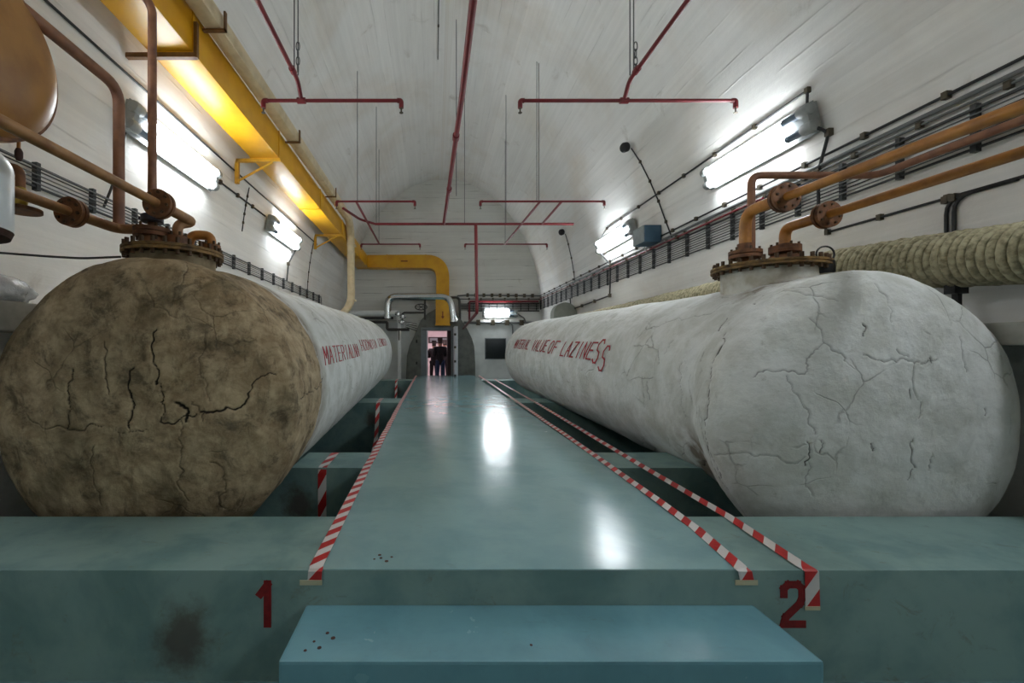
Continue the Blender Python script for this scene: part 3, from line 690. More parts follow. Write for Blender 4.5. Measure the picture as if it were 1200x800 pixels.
lamp('smaller looking twin tube lamp farther along the left wall', (xl_, 8.15, zlamp), (xl_, 9.85, zlamp), (1, 0, -.25))
lamp('twin tube lamp on the end wall above the dark panel', (3.15, D_END-.16, E+1.33), (1.85, D_END-.16, E+1.33), (0, -1, 0), glow='tube_glow_boosted')
# unseen lamps continuing the row; the one behind the viewer is added fill
lamp('twin tube lamp on the right wall level with the platform edge', (xr_, .45, zlamp), (xr_, 2.15, zlamp), (-1, 0, -.25))
lamp('added twin tube fill lamp on the right wall behind the viewer', (xr_, -3.5, zlamp), (xr_, -1.8, zlamp), (-1, 0, -.25))
lamp('twin tube lamp on the left wall level with the platform edge', (xl_, .45, zlamp), (xl_, 2.15, zlamp), (1, 0, -.25))

# ------------------------------------------------------------------ yellow duct and cream trunking
DL, DR, DB, DT = -2.88, -2.44, E+3.0, E+3.42
yd = thing('yellow_duct', 'long yellow rectangular air duct along the upper left vault', 'duct', (-2.66, 8, E+.9))
joints = [-3.0, 4.33, 6.74, 9.2, 11.4, 14.2, 15.75]
for a, b in zip(joints, joints[1:]):
    MB().rbox((DL, a+.004, DB), (DR, b-.004, DT), .008).build('duct_section', 'yellow_duct', yd)
for y in joints[1:-1]:
    MB().box((DL-.012, y-.018, DB-.012), (DR+.012, y+.018, DT+.012)).build('joint_flange', 'yellow_duct', yd, False)
def sweep_rect(path, half_w, half_h, side):         # rectangular section along a path in a plane; side = normal of that plane
    mb = MB(); path = [Vector(p) for p in path]; side = Vector(side); n = len(path)
    for i, p in enumerate(path):
        t = (path[min(i+1, n-1)]-path[max(i-1, 0)]).normalized(); nn = side.cross(t).normalized()
        mb.v += [tuple(p+side*a*half_w+nn*b*half_h) for a, b in ((-1,-1),(1,-1),(1,1),(-1,1))]
    for i in range(n-1):
        for q in range(4): mb.f.append((i*4+q, i*4+(q+1)%4, (i+1)*4+(q+1)%4, (i+1)*4+q))
    mb.f += [(3,2,1,0), tuple((n-1)*4+q for q in range(4))]; return mb
ye = 15.95; zc = (DB+DT)/2
MB().rbox((DL, 15.75, DB), (DR, ye+.24, DT), .01).build('corner_section', 'yellow_duct', yd)
MB().rbox((DR, ye-.24, DB-.02), (-1.7, ye+.22, DT+.02), .01).build('duct_section', 'yellow_duct', yd)
el = fillet([(-1.7, ye, zc), (.34, ye, zc), (.34, ye, E+1.4)], .62, 14)
sweep_rect(el[:2]+el[2:], .22, .24, (0,1,0)).build('elbow_section', 'yellow_duct', yd, True, 30)
MB().rbox((.08, ye-.24, E+.86), (.60, ye+.22, E+1.9), .01).build('outlet_section', 'yellow_duct', yd)
MB().box((.06, ye-.26, E+.84), (.62, ye+.23, E+.89)).build('outlet_rim', 'yellow_duct', yd, False)
for x in (-1.72, -.28): MB().box((x-.02, ye-.255, DB-.035), (x+.02, ye+.235, DT+.035)).build('joint_flange', 'yellow_duct', yd, False)
ar = MB().box((.32, ye-.246, E+1.13), (.36, ye-.238, E+1.36)).add([(.28, ye-.243, E+1.18), (.40, ye-.243, E+1.18), (.34, ye-.243, E+1.08), (.28, ye-.239, E+1.18), (.40, ye-.239, E+1.18), (.34, ye-.239, E+1.08)], [(0,1,2),(5,4,3),(0,3,4,1),(1,4,5,2),(2,5,3,0)])
ar.build('flow_arrow', 'duct_mark', yd, False)
MB().box((-1.2, ye-.246, zc-.02), (-.95, ye-.242, zc+.02)).build('flow_arrow', 'duct_mark', yd, False)
# brackets carrying the duct
for i, (y, mt, lab) in enumerate(((4.33, 'bracket_brown', 'brown angle bracket under the yellow duct nearest the viewer'), (6.74, 'bracket_yellow', 'yellow triangular wall bracket under the middle of the duct'), (11.2, 'bracket_yellow', 'yellow wall bracket under the far stretch of the duct'))):
    b = thing('duct_bracket', lab, 'bracket', (-2.7, y, DB-.3), 'duct brackets'); xw = wall_x(DB-.03, -1)
    MB().box((xw, y-.025, DB-.06), (DR+.03, y+.025, DB-.013)).build('arm', mt, b, False)
    if i == 0: MB().box((DR+.014, y-.02, DB-.06), (DR+.05, y+.02, DB+.30)).build('upright', mt, b, False)
    else:
        MB().tube([(xw+.02, y, DB-.36), (DR-.1, y, DB-.06)], .02, 6).build('brace', mt, b); MB().box((xw-.02, y-.025, DB-.40), (xw+.04, y+.025, DB-.02)).build('upright', mt, b, False)
ct = thing('cream_trunking', 'cream coloured square trunking above the yellow duct bending down behind the tank', 'trunking', (-2.3, 12, E+1))
pth = fillet([(-2.335, -3, E+3.375), (-2.32, 11.95, E+3.55), (-2.32, 12.05, E+1.15), (-2.95, 12.05, E+.72)], .55, 10)
def sq_tube(pts, hw):
    mb = MB(); pts = [Vector(p) for p in pts]; n = len(pts); sd = Vector((1, 0, 0)); pv = None
    for i, p in enumerate(pts):
        t = (pts[min(i+1, n-1)]-pts[max(i-1, 0)]).normalized(); s2 = (sd-t*sd.dot(t)).normalized(); sd = s2; nn = s2.cross(t)
        for j in range(12):
            a = 2*PI*j/12+PI/4; r = hw*1.18; ca, sa = math.cos(a), math.sin(a); e = .55
            mb.v.append(tuple(p+s2*r*math.copysign(abs(ca)**e, ca)*.92+nn*r*math.copysign(abs(sa)**e, sa)*.92))
    for i in range(n-1):
        for j in range(12): mb.f.append((i*12+j, i*12+(j+1)%12, (i+1)*12+(j+1)%12, (i+1)*12+j))
    mb.f += [tuple(range(11, -1, -1)), tuple((n-1)*12+j for j in range(12))]; return mb
sq_tube(pth, .092).build('trunk', 'cream', ct, True, 30)
for y in (4.5, 7.0, 9.6):
    z_ = E+3.375+.175*(y+3)/15
    MB().box((-2.43, y-.02, z_-.125), (-2.185, y+.02, z_-.105)).box((-2.205, y-.02, z_-.125), (-2.185, y+.02, z_+.08)).build('strap', 'bracket_brown', ct, False)
for z_ in (E+2.9, E+1.35): MB().box((-2.425, 11.93, z_-.02), (-2.195, 12.165, z_+.02)).build('joint', 'cream', ct, False)

# ------------------------------------------------------------------ sprinkler pipework
def vault_z(x): return Z0+B_*math.sqrt(max(0, 1-((x-CX)/A_)**2))
H3 = E+3.0
def rod(t, x, y, z0, double=True, hook=False):
    for dx in ((-.022, .022) if double else (0,)):
        MB().tube([(x+dx, y, z0), (x+dx, y, vault_z(x+dx)+.01)], .007, 6).build('hanger_rod', 'rod_steel', t)
    if hook:
        for q in range(4):
            c = Vector((x+.03, y-.03, z0+.06+q*.085)); MB().tube([c+Vector(((.02*math.cos(a)) if q%2 else 0, 0 if q%2 else .02*math.cos(a), .052*math.sin(a))) for a in [2*PI*i/12 for i in range(13)]], .006, 6).build('chain_link', 'rod_steel', t)
def sprinkler(t, x0, x1, y, z, r=.021):
    MB().tube([(x0, y, z), (x1, y, z)], r, 10).build('branch_pipe', 'sprinkler_red', t)
    for x in (x0, x1):
        MB().tube(fillet([(x-math.copysign(.05, x-(x0+x1)/2), y, z), (x, y, z), (x, y, z-.09)], .04), r*1.35, 10).build('elbow', 'sprinkler_red', t)
        MB().lathe((x, y, z-.15), (0,0,1), [(.024, 0), (.024, .006), (.008, .01), (.01, .05), (.016, .065)], 12).build('sprinkler_head', 'clip_metal', t)
def feeder(label, x, y0, y1, xa, xb, hook=True):
    t = thing('sprinkler_pipe', label, 'sprinkler pipe', (x, y1, H3), 'red sprinkler pipes')
    MB().tube(fillet([(x, y0, H3+.16), (x, y1-.14, H3+.16), (x, y1, H3)], .08), .025, 10).build('feed_pipe', 'sprinkler_red', t)
    MB().lathe((x-.05, y1, H3), (1,0,0), [(.036, 0), (.036, .1)], 12).build('tee', 'sprinkler_red', t)
    MB().lathe((x, y1-.36, H3+.16), (0,1,0), [(.036, 0), (.036, .08)], 12).build('coupling', 'sprinkler_red', t)
    sprinkler(t, xa, xb, y1, H3); rod(t, x, y1-.2, H3+.18, True, hook); return t
feeder('red sprinkler pipe and cross branch nearest the yellow duct', -1.60, -4, 5.17, -2.06, -.39)
feeder('red sprinkler pipe and long cross branch under the right of the vault', 2.31, -4, 5.17, 1.05, 3.66)
t = thing('sprinkler_pipe', 'far red sprinkler pipes hanging before the left of the end wall', 'sprinkler pipe', (-1.5, 10, H3), 'red sprinkler pipes')
sprinkler(t, -1.98, -.38, 8.72, H3); sprinkler(t, -2.08, -.39, 12.3, H3)
MB().tube([(-1.58, 8.72, H3), (-1.56, 12.3, H3)], .025, 10).build('feed_pipe', 'sprinkler_red', t)
MB().tube(fillet([(-1.97, 9.3, H3+.05), (-1.72, 10.0, H3+.02), (-1.40, 10.3, H3)], .1), .028, 10).build('link_pipe', 'sprinkler_red', t)
rod(t, -1.56, 8.75, H3, False); rod(t, -1.38, 10.3, H3, False); rod(t, -1.56, 12.2, H3, False)
t = thing('sprinkler_pipe', 'far red sprinkler pipes hanging before the right of the end wall', 'sprinkler pipe', (2.2, 10, H3), 'red sprinkler pipes')
sprinkler(t, .96, 3.49, 8.72, H3); sprinkler(t, .91, 3.27, 12.3, H3)
MB().tube([(2.18, 8.72, H3), (2.05, 12.3, H3)], .025, 10).build('feed_pipe', 'sprinkler_red', t)
MB().tube([(2.62, 8.72, H3), (2.62, 10.3, H3)], .025, 10).build('link_pipe', 'sprinkler_red', t)
rod(t, 2.14, 8.75, H3, True); rod(t, 2.05, 12.2, H3, False)
t = thing('sprinkler_main', 'central red sprinkler main with cross pipe and drop to the door', 'sprinkler pipe', (.3, 10.3, E), 'red sprinkler pipes')
MB().tube([(.36, -4, H3), (.34, 5.0, H3), (.25, 10.3, H3)], .036, 12).build('main_pipe', 'sprinkler_red', t)
MB().tube([(-1.40, 10.3, H3), (3.38, 10.3, H3)], .030, 12).build('cross_pipe', 'sprinkler_red', t)
MB().tube(fillet([(1.02, 10.3, H3), (1.05, 10.3, E+.86), (1.12, 16.0, E+.74), (1.12, D_END, E+.74)], .12), .040, 12).build('drop_pipe', 'sprinkler_red', t)
for y in (6.0, 8.0, 2.6): MB().lathe((.33-.06*(y-5)/5.3 if y > 5 else .345, y, H3), (0,1,0), [(.05, 0), (.05, .12)], 14).build('coupling', 'sprinkler_red', t)
rod(t, .75, 10.3, H3, False); rod(t, .45, 8.4, H3, False); rod(t, 1.75, 10.3, H3, False)

# ------------------------------------------------------------------ wall cables and trays
def wx(z, side, off): return wall_x(z, side)-side*off
def clips(parent, line, step, size, mat='clip_metal', off=(0,0,0)):
    me = MB().box((-size*.5, -size*.5, -size*.7), (size*.5, size*.5, size*.7)).mesh('clip', smooth=False); me.materials.append(M[mat])
    acc = 0
    for p in sub(line, step)[1:-1]: inst('clip', me, parent, p+Vector(off))
def cable(name, label, pts, r, mat='cable_black', clip=None, group=None, cat='cable', fil=.06, n=8, cmat='clip_metal'):
    t = thing(name, label, cat, pts[0], group); MB().tube(fillet(pts, fil, 4) if fil else pts, r, n).build('cable_run', mat, t)
    if clip: clips(t, pts, clip, r*3.2, cmat)
    return t
ORD = ('lowest', 'second lowest', 'third lowest', 'fourth lowest', 'fifth lowest', 'sixth lowest', 'second highest', 'highest')
# right wall ladder tray
def tray(label, side, z0, z1, y0, y1, off, rung):
    x = wx((z0+z1)/2, side, off); t = thing('cable_tray', label, 'cable tray', (x, y0, z0))
    for z in (z0, z1): MB().box((x-.012, y0, z-.007), (x+.012, y1, z+.007)).build('side_rail', 'tray_metal', t, False)
    me = MB().box((-.022, -.018, -(z1-z0)/2-.03), (.022, .018, (z1-z0)/2+.03)).mesh('rung', smooth=False); me.materials.append(M['tray_metal'])
    n_ = int((y1-y0)/rung)
    for i in range(n_+1): inst('rung', me, t, (x, y0+i*rung, (z0+z1)/2))
    return x
XT = tray('long cable ladder with dark rungs along the right wall', 1, E+1.50, E+1.80, .6, D_END-.05, .05, .52)
for i in range(8):
    z = E+1.525+i*.036; cable('tray_cable', ORD[i]+' cable strung along the ladder on the right wall', [(XT-.035, .6, z), (XT-.035, D_END-.1, z)], .0068, 'cable_black' if i % 3 else 'cable_grey', None, 'cables on the right wall ladder', fil=0, n=6)
XTL = tray('cable ladder with dark rungs along the left wall', -1, E+1.33, E+1.50, 1.2, 12.4, .05, .58)
for i in range(5):
    z = E+1.35+i*.034; cable('tray_cable', (ORD[:4]+ORD[7:])[i]+' cable strung along the ladder on the left wall', [(XTL+.035, 1.2, z), (XTL+.035, 12.35, z), (XTL+.035, 12.42, E+.6)], .0062, 'cable_black' if i % 2 else 'cable_grey', None, 'cables on the left wall ladder', fil=.05, n=6)
xw = wx(E+2.0, 1, .03)
cable('wall_cable', 'black clipped cable above the grey conduits on the right wall', [(xw, .8, E+2.00), (xw, D_END-.05, E+2.00)], .013, 'cable_black', .62)
cable('wall_conduit', 'upper grey conduit on the right wall', [(xw, .8, E+1.915), (xw, D_END-.05, E+1.93)], .019, 'cable_grey', None, 'grey wall conduits')
cable('wall_conduit', 'lower grey conduit with clamps on the right wall', [(xw, .8, E+1.855), (xw, D_END-.05, E+1.87)], .012, 'cable_grey', .55, 'grey wall conduits')
cable('red_conduit', 'thin red pipe just above the cable ladder on the right wall', [(XT-.05, 5.2, E+1.83), (XT-.05, D_END-.06, E+1.85)], .014, 'sprinkler_red', 1.6, cat='pipe')
z_ = E+2.72; xc = wx(z_, 1, .025)
cable('lamp_cable', 'black clipped cable feeding the right wall lamps', [(wx(zlamp+.1, 1, .12), 4.45, zlamp+.12), (xc, 4.5, z_), (xc, 9.7, z_), (wx(zlamp, 1, .12), 10.2, zlamp+.1)], .013, 'cable_black', .66)
cable('lamp_cable', 'short black cable from the nearest right lamp down to the conduits', [(wx(zlamp, 1, .12), 4.42, zlamp-.08), (wx(E+2.2, 1, .03), 4.35, E+2.2), (wx(E+2, 1, .03), 4.5, E+1.85), (XT-.05, 4.45, E+1.5)], .016, 'cable_black', .3)
cable('lamp_cable', 'black cable dropping from the far right lamp below the ladder', [(wx(zlamp, 1, .1), 10.15, zlamp-.08), (wx(E+2, 1, .04), 9.75, E+1.9), (XT-.06, 9.7, E+1.2), (XT-.0, 12.6, E+1.14), (XT, 12.7, E+1.5)], .018, 'cable_black', .8)
zz = E+1.19
cable('wall_cable', 'black clipped cable low on the right wall above the rope lagged pipe', [(wx(zz, 1, .02), .8, E+1.18), (wx(zz, 1, .02), 4.45, E+1.21), (wx(zz, 1, .02), 4.5, E+1.3)], .012, 'cable_black', .5)
for dx, lab in ((0, 'nearer of two black cables looping down behind the rope lagged pipe'), (.05, 'farther of two black cables looping down behind the rope lagged pipe')):
    cable('wall_cable', lab, [(XR-.02, 3.0+dx, E+1.19), (XR-.02, 3.37+dx, E+1.19), (XR-.02, 3.37+dx, E+.7)], .013, 'cable_black', .45, 'cables dropping behind the lagged pipe', fil=.12)
# left wall cables
cable('lamp_cable', 'black cable linking the two left wall lamps', [(wx(zlamp, -1, .05), 6.15, zlamp+.05), (wx(zlamp+.1, -1, .02), 6.4, zlamp+.10), (wx(zlamp+.1, -1, .02), 8.1, zlamp+.12)], .014, 'cable_black', .5)
cable('lamp_cable', 'black cable dropping from the far left lamp to the ladder', [(wx(zlamp, -1, .06), 9.9, zlamp-.06), (wx(E+2, -1, .02), 9.6, E+1.9), (wx(E+2, -1, .02), 9.5, E+1.5)], .016, 'cable_black', .4)
cable('wall_cable', 'thin dark cable running along the left wall below the duct', [(wx(E+2.82, -1, .015), 1.5, E+2.82), (wx(E+2.82, -1, .015), 5.5, E+2.80), (wx(E+2.8, -1, .015), 11.5, E+2.8)], .012, 'cable_black', None)
cable('wall_cable', 'black cable curling down beside the left riser pipe', [(wx(E+2.3, -1, .03), 4.48, E+2.36), (wx(E+2, -1, .03), 4.43, E+1.98), (wx(E+1.7, -1, .03), 4.38, E+1.7), (wx(E+1.4, -1, .03), 4.27, E+1.42)], .012, 'cable_black', None, fil=.2)
cable('earth_cable', 'black cable strung from the left edge to the stained tank lid', [(-3.0, 2.95, E+.66), (-2.7, 3.0, E+.645), (-2.5, 3.05, E+.642), (-2.27, 3.1, E+.665)], .008, 'cable_black', None)
for (xx, yy, za, zb, lab) in ((-1, 11.2, 2.75, 1.5, 'thin clipped cable on the far left wall'), (-1, 7.3, 2.75, 2.0, 'thin clipped cable between the left lamps')):
    cable('wall_cable', lab, [(wx(E+z_q, -1, .012), yy, E+z_q) for z_q in np.linspace(za, zb, 6)], .009, 'cable_black', .25, fil=0)
# bells / sensors with their cables
def sensor(label, p, side, path, n=3):
    t = thing('alarm_sounder', label, 'sounder', p); p = Vector(p); ax = Vector((-side, -.3, -.35)).normalized()
    MB().lathe(p-ax*.06, ax, [(.05, 0), (.085, .03), (.09, .10), (.07, .13), (.03, .14)], 18).build('housing', 'black', t)
    MB().tube(path, .011, 6).build('lead', 'cable_black', t); clips(t, path, .55, .035)
def on_vault(th, y, off=.03): return Vector((CX+(A_-off)*math.cos(th), y, Z0+(B_-off)*math.sin(th)))
def on_wall(z, side, y, off=.03): return Vector((wx(z, side, off), y, z))
zb_ = [E+3.7, E+3.4, E+3.0, E+2.6, E+2.2, E+1.9]
sensor('black sounder on the right vault with a cable down to the conduits', on_wall(E+3.72, 1, 7.9, .12), 1, [on_wall(z, 1, 7.9-.12*i, .02) for i, z in enumerate(zb_)])
sensor('black sounder on the left vault above the cream trunking', on_wall(E+3.95, -1, 8.6, .12), -1, [on_wall(z, -1, 8.7+.1*i, .02) for i, z in enumerate([E+3.9, E+3.6, E+3.4])])
sensor('small sounder on the right vault near the end wall', on_wall(E+3.35, 1, 12.3, .1), 1, [on_wall(z, 1, 12.3, .02) for z in (E+3.3, E+3.0, E+2.6, E+2.2, E+1.9)])
for (y0, y1, lab) in ((2.6, 9.5, 'thin conduit along the crown of the vault'),):
    cable('ceiling_conduit', lab, [(.1, y, vault_z(.1)-.02) for y in np.linspace(y0, y1, 8)], .010, 'cable_grey', 1.7, fil=0)
cable('ceiling_conduit', 'thin clipped conduit across the vault at the upper left', [(x, 4.2, vault_z(x)-.02) for x in np.linspace(-2.3, -1.2, 8)], .009, 'cable_grey', .4, fil=0)
# junction box
jb = thing('junction_box', 'grey and blue junction box beside the far right lamp', 'junction box', (3.78, 7.85, E+2.0))
MB().rbox((3.76, 7.6, E+1.90), (4.06, 8.0, E+2.2), .01).build('box_body', 'box_blue', jb); MB().rbox((3.735, 7.605, E+1.905), (3.76, 7.995, E+2.195), .006).build('side_plate', 'box_grey', jb)
cable('box_cable', 'white cable from the junction box down to the conduits', [(3.95, 8.0, E+2.0), (3.98, 8.05, E+1.9), (4.03, 8.05, E+1.8)], .014, 'pipe_white')

# ------------------------------------------------------------------ rope lagged pipe and ledges
rp = thing('lagged_pipe', 'thick pipe wrapped in coarse rope along the right wall', 'pipe', (3.85, 1, E+.4))
cpts = [(3.84, .8, E+.60), (3.84, 2.0, E+.60), (3.84, 2.78, E+.62), (3.84, 3.5, E+.69), (3.84, 4.1, E+.735), (3.84, 5.6, E+.70), (3.84, 8, E+.69), (3.84, 11.5, E+.69)]
MB().tube(cpts, .175, 20).build('pipe_core', 'rope_core', rp)
cy = [p[1] for p in cpts]; cz = [p[2] for p in cpts]; hel = []; pitch = .052; turns = int((11.4-.85)/pitch); sg = 18
yy = .85+np.arange(turns*sg)*pitch/sg; zz_ = np.interp(yy, cy, cz); an = np.arange(turns*sg)*2*PI/sg
jit = np.array([random.uniform(-.006, .006) for _ in range(turns)]).repeat(sg)
hel = [(3.84+(.182+j_)*math.cos(a), y+.5*j_+.05*math.sin(a*.5), z+(.182+j_)*math.sin(a)) for a, y, z, j_ in zip(an, yy, zz_, jit)]
hel = [(3.84+(.182+j_)*math.cos(a), y, z+(.182+j_)*math.sin(a)) for a, y, z, j_ in zip(an, yy, zz_, jit)]
MB().tube(hel, .0265, 8).build('rope_wrap', 'rope', rp, True, 80)
ps = thing('pipe_support', 'dark bracket under the rope lagged pipe beside the tank', 'bracket', (3.84, 3.13, E+.18)); MB().box((3.79, 3.10, E+.40), (3.89, 3.17, E+.49)).build('arm', 'black', ps, False); MB().box((3.83, 3.115, E+.18), (3.86, 3.155, E+.40)).build('foot', 'black', ps, False)
st('trim_1', MB().rbox((3.70, -2, E+.02), (XR, D_END, E+.17), .015), 'ledge', 'pale concrete ledge along the right wall below the lagged pipe', 'ledge')
st('trim_2', MB().rbox((XL, -2, E+.12), (-2.93, 12, E+.33), .015), 'ledge', 'pale concrete ledge along the left wall behind the stained tank', 'ledge')
bm = bmesh.new(); bmesh.ops.create_icosphere(bm, subdivisions=4, radius=1)
vs = np.array([v.co for v in bm.verts]); nz = fbm(vs, 2.6, 70, 4)
pb = MB(); vs2 = vs*(0.72+.55*nz)[:,None]*np.array((.19, .26, .115))+np.array((-3.08, 2.98, E+.40)); vs2[:,2] = np.maximum(vs2[:,2], E+.333)
pb.add(vs2.tolist(), [[v.index for v in f.verts] for f in bm.faces]); bm.free()
tag(pb.build('plastic_bundle', 'plastic', None, True, 60), 'crumpled clear plastic bundle lying on the left ledge', 'plastic sheet')

# ------------------------------------------------------------------ barrier tape
def barrier(label, pts, wdt=.062, period=.2, ends=(), side=(1,0,0)):
    t = thing('barrier_tape', label, 'tape', pts[0], 'red and white barrier tapes')
    MB().ribbon(pts, wdt, .0016, period, side).build('tape_strip', 'tape', t, True, 30)
    for a, b in ends: MB().rbox(a, b, .0006).build('adhesive_strip', 'adhesive', t, False)
    return t
def wob(pts, amp, seed):
    r = random.Random(seed); out = []
    for p in sub(pts, .35): out.append(Vector(p)+Vector((r.uniform(-amp, amp), 0, abs(r.uniform(0, amp*.6)))))
    return out
zt = WZ+.006
lt = [(-.535, Y1-.006, WZ-.045), (-.532, Y1-.006, WZ-.002), (-.53, Y1+.004, zt)]+[tuple(p) for p in wob([(-.532, Y1+.03, zt), (-.545, 2.54, zt), (-.60, 7.8, zt), (-.63, 15.6, zt)], .004, 1)]
barrier('red and white tape along the left edge of the walkway', lt, .062, .15, [((-.60, Y1-.010, WZ-.062), (-.50, Y1-.0065, WZ-.040))])
r1 = [(1.41, Y1-.006, WZ-.05), (1.40, Y1-.006, WZ-.002), (1.39, Y1+.004, zt)]+[tuple(p) for p in wob([(1.392, Y1+.03, zt), (1.455, 2.36, zt), (1.50, 4.0, zt), (1.56, 7.8, zt), (1.66, 15.6, zt)], .004, 2)]
barrier('red and white tape along the right edge of the walkway', r1, .062, .15, [((1.355, Y1-.010, WZ-.062), (1.455, Y1-.0065, WZ-.040))])
r2 = [(1.705, Y1-.006, WZ-.165), (1.70, Y1-.006, WZ-.002), (1.69, Y1+.004, zt)]+[tuple(p) for p in wob([(1.69, Y1+.03, zt), (1.745, 2.54, zt), (1.765, 3.6, zt), (1.775, 4.1, zt), (1.88, 7.86, zt), (1.95, 13.2, zt), (2.0, 13.9, zt)], .003, 3)]
barrier('red and white tape stretched over the pit beside the lettered tank', r2, .064, .17, [((1.668, Y1-.010, WZ-.175), (1.735, Y1-.0065, WZ-.158))])
l2 = fillet([(-.92, 2.62, -.4), (-.92, 3.3, -.35), (-.93, 3.565, .0), (-.93, 3.562, zt), (-.935, 4.105, zt), (-.94, 4.3, -.1), (-.96, 5.2, -.5), (-1.0, 6.6, -.45), (-1.01, 7.5, -.1), (-1.02, 7.855, zt), (-1.03, 8.555, zt), (-1.04, 8.9, -.2), (-1.08, 10.5, -.5), (-1.12, 12.6, -.3), (-1.15, 13.195, zt), (-1.16, 13.9, zt)], .05, 4)
barrier('red and white tape draped over the beams beside the brown-ended tank', l2, .07, .26)

# ------------------------------------------------------------------ end wall
def P_(px, py): return W(px, py, D_END)
bh = thing('door_bulkhead', 'dark grey arched bulkhead around the doorway on the end wall', 'bulkhead', (.25, D_END-.2, -.1), None, None)
outl = [(476,439),(477,417),(480,405),(485,395),(493,376),(501,368),(510,363),(517,361.5),(525,362.5),(534,367.5),(541,376),(548,387),(553,397),(555.5,406),(556.7,425),(556.7,439)]
poly = [(P_(x, y).x*.985, P_(x, y).z) for x, y in outl]; poly = [(poly[0][0], -.1)]+poly+[(poly[-1][0], -.1)]
yF, yBk = D_END-.32, D_END-.013
top_i = len(poly)//2
mid = (DX0+DX1)/2
def loop_prism(mb, pl): mb.prism(pl, yF, yBk)
left_half = [p for p in poly if p[0] <= mid]; right_half = [p for p in poly if p[0] > mid]
def zat(x):
    for a, b in zip(poly[1:-1], poly[2:-1]):
        if a[0] <= x <= b[0]: return a[1]+(b[1]-a[1])*(x-a[0])/(b[0]-a[0])
    return EYE
tl = [p for p in poly if DX0 < p[0] < DX1]
bm_ = MB()
bm_.prism([p for p in poly if p[0] <= DX0]+[(DX0, zat(DX0)), (DX0, -.1)], yF, yBk)
bm_.prism([(DX0, DZ1), (DX0, zat(DX0))]+tl+[(DX1, zat(DX1)), (DX1, DZ1)], yF, yBk)
bm_.prism([(DX1, -.1), (DX1, zat(DX1))]+[p for p in poly if p[0] >= DX1], yF, yBk)
bm_.build('arch_plate', 'bulkhead', bh, False)
yf = yF-.02
fx0, fx1 = P_(493.5, 0).x, P_(538, 0).x
for x in (fx0, DX1): MB().rbox((x, yf-.03, -.05), (x+(.20 if x == fx0 else .08), yF+.01, DZ1+.06), .008).build('frame_post', 'door_frame', bh)
MB().rbox((fx0, yf-.03, DZ1), (DX1+.08, yF+.01, DZ1+.12), .008).build('frame_head', 'door_frame', bh)
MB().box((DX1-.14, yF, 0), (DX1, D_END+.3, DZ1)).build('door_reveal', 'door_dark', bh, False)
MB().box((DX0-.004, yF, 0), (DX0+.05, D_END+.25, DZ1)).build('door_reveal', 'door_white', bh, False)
dl = thing('steel_door', 'pale steel door leaf standing open at the doorway right side', 'door', (.76, yF, 0)); MB().rbox((.74, yF-.95, .02), (.86, yF-.03, DZ1+.12), .01).build('door_leaf', 'door_white', dl)
for z in (.5, 1.0, 1.5, 1.95): MB().rbox((.725, yF-.98, z), (.80, yF-.90, z+.08), .008).build('latch', 'pipe_dark', dl)
MB().rbox((-.66, yF-.03, EYE-.6), (-.60, yF, EYE-.5), .004).build('hinge', 'black', bh); MB().rbox((-.66, yF-.03, EYE+.2), (-.60, yF, EYE+.32), .004).build('hinge', 'black', bh)
# silver pipe
sp = thing('silver_pipe', 'shiny insulated silver pipe arching over the doorway', 'pipe', P_(455, 372))
yq = D_END-.5
MB().tube(fillet([(-1.70, yq, E+1.1), (-1.70, yq, E+1.90), (.62, yq, E+1.90), (.74, yq, E+1.0)], .36, 10), .14, 18).build('pipe_run', 'chrome', sp)
MB().lathe((.74, yq+.02, E+.98), (0,0,1), [(.165, 0), (.165, .12)], 18).build('end_collar', 'chrome', sp)
# pipes and valves at the left of the bulkhead
lp = thing('steam_pipe', 'pale horizontal pipe with dark underside running to the left valves', 'pipe', P_(430, 370)); MB().tube(fillet([(-3.3, yq, E+1.30), (-1.30, yq, E+1.30), (-1.25, yq, E+1.0)], .08), .10, 14).build('pipe_run', 'enamel_white', lp); MB().tube([(-3.3, yq+.1, E+1.13), (-1.5, yq+.1, E+1.13)], .05, 12).build('lower_run', 'pipe_dark', lp)
l2_ = thing('steam_pipe', 'lower dark pipe stepping down left of the bulkhead', 'pipe', P_(450, 380)); MB().tube(fillet([(-3.3, yq+.08, E+.98), (-1.72, yq+.08, E+.98), (-1.72, yq+.08, E+.70), (-1.2, yq+.08, E+.70), (-.9, yF-.1, E+.70)], .08), .055, 12).build('pipe_run', 'pipe_dark', l2_)
for (px, py, lab) in ((468, 369, 'chrome valve left of the bulkhead, upper left of the cluster'), (473.5, 372, 'chrome valve left of the bulkhead, largest of the cluster'), (472, 378, 'chrome valve left of the bulkhead, lowest of the cluster')):
    p = P_(px, py); v_ = thing('chrome_valve', lab, 'valve', (p.x, yq-.12, p.z-.08), 'valves by the bulkhead')
    MB().lathe((p.x, yq-.12, p.z-.09), (0,0,1), [(.04, 0), (.085, .03), (.085, .13), (.04, .17)], 16).build('valve_body', 'chrome', v_); MB().lathe((p.x-.11, yq-.12, p.z), (1,0,0), [(.055, 0), (.055, .22)], 14).build('valve_stub', 'chrome', v_)
hwv = thing('valve_wheel', 'dark valve handwheel on a thin pipe above the bulkhead', 'valve', (-.45, yq, E+1.4))
cx_, cz_ = P_(494, 0).x, E+1.52
MB().tube([(cx_+.22*math.cos(a), yq-.1+.05*math.sin(a), cz_+.11*math.sin(a)) for a in [2*PI*i/24 for i in range(25)]], .02, 8).build('wheel_rim', 'pipe_dark', hwv)
for q in range(3):
    a = PI*q/3; MB().tube([(cx_-.21*math.cos(a), yq-.1, cz_-.105*math.sin(a)), (cx_+.21*math.cos(a), yq-.1, cz_+.105*math.sin(a))], .013, 6).build('wheel_spoke', 'pipe_dark', hwv)
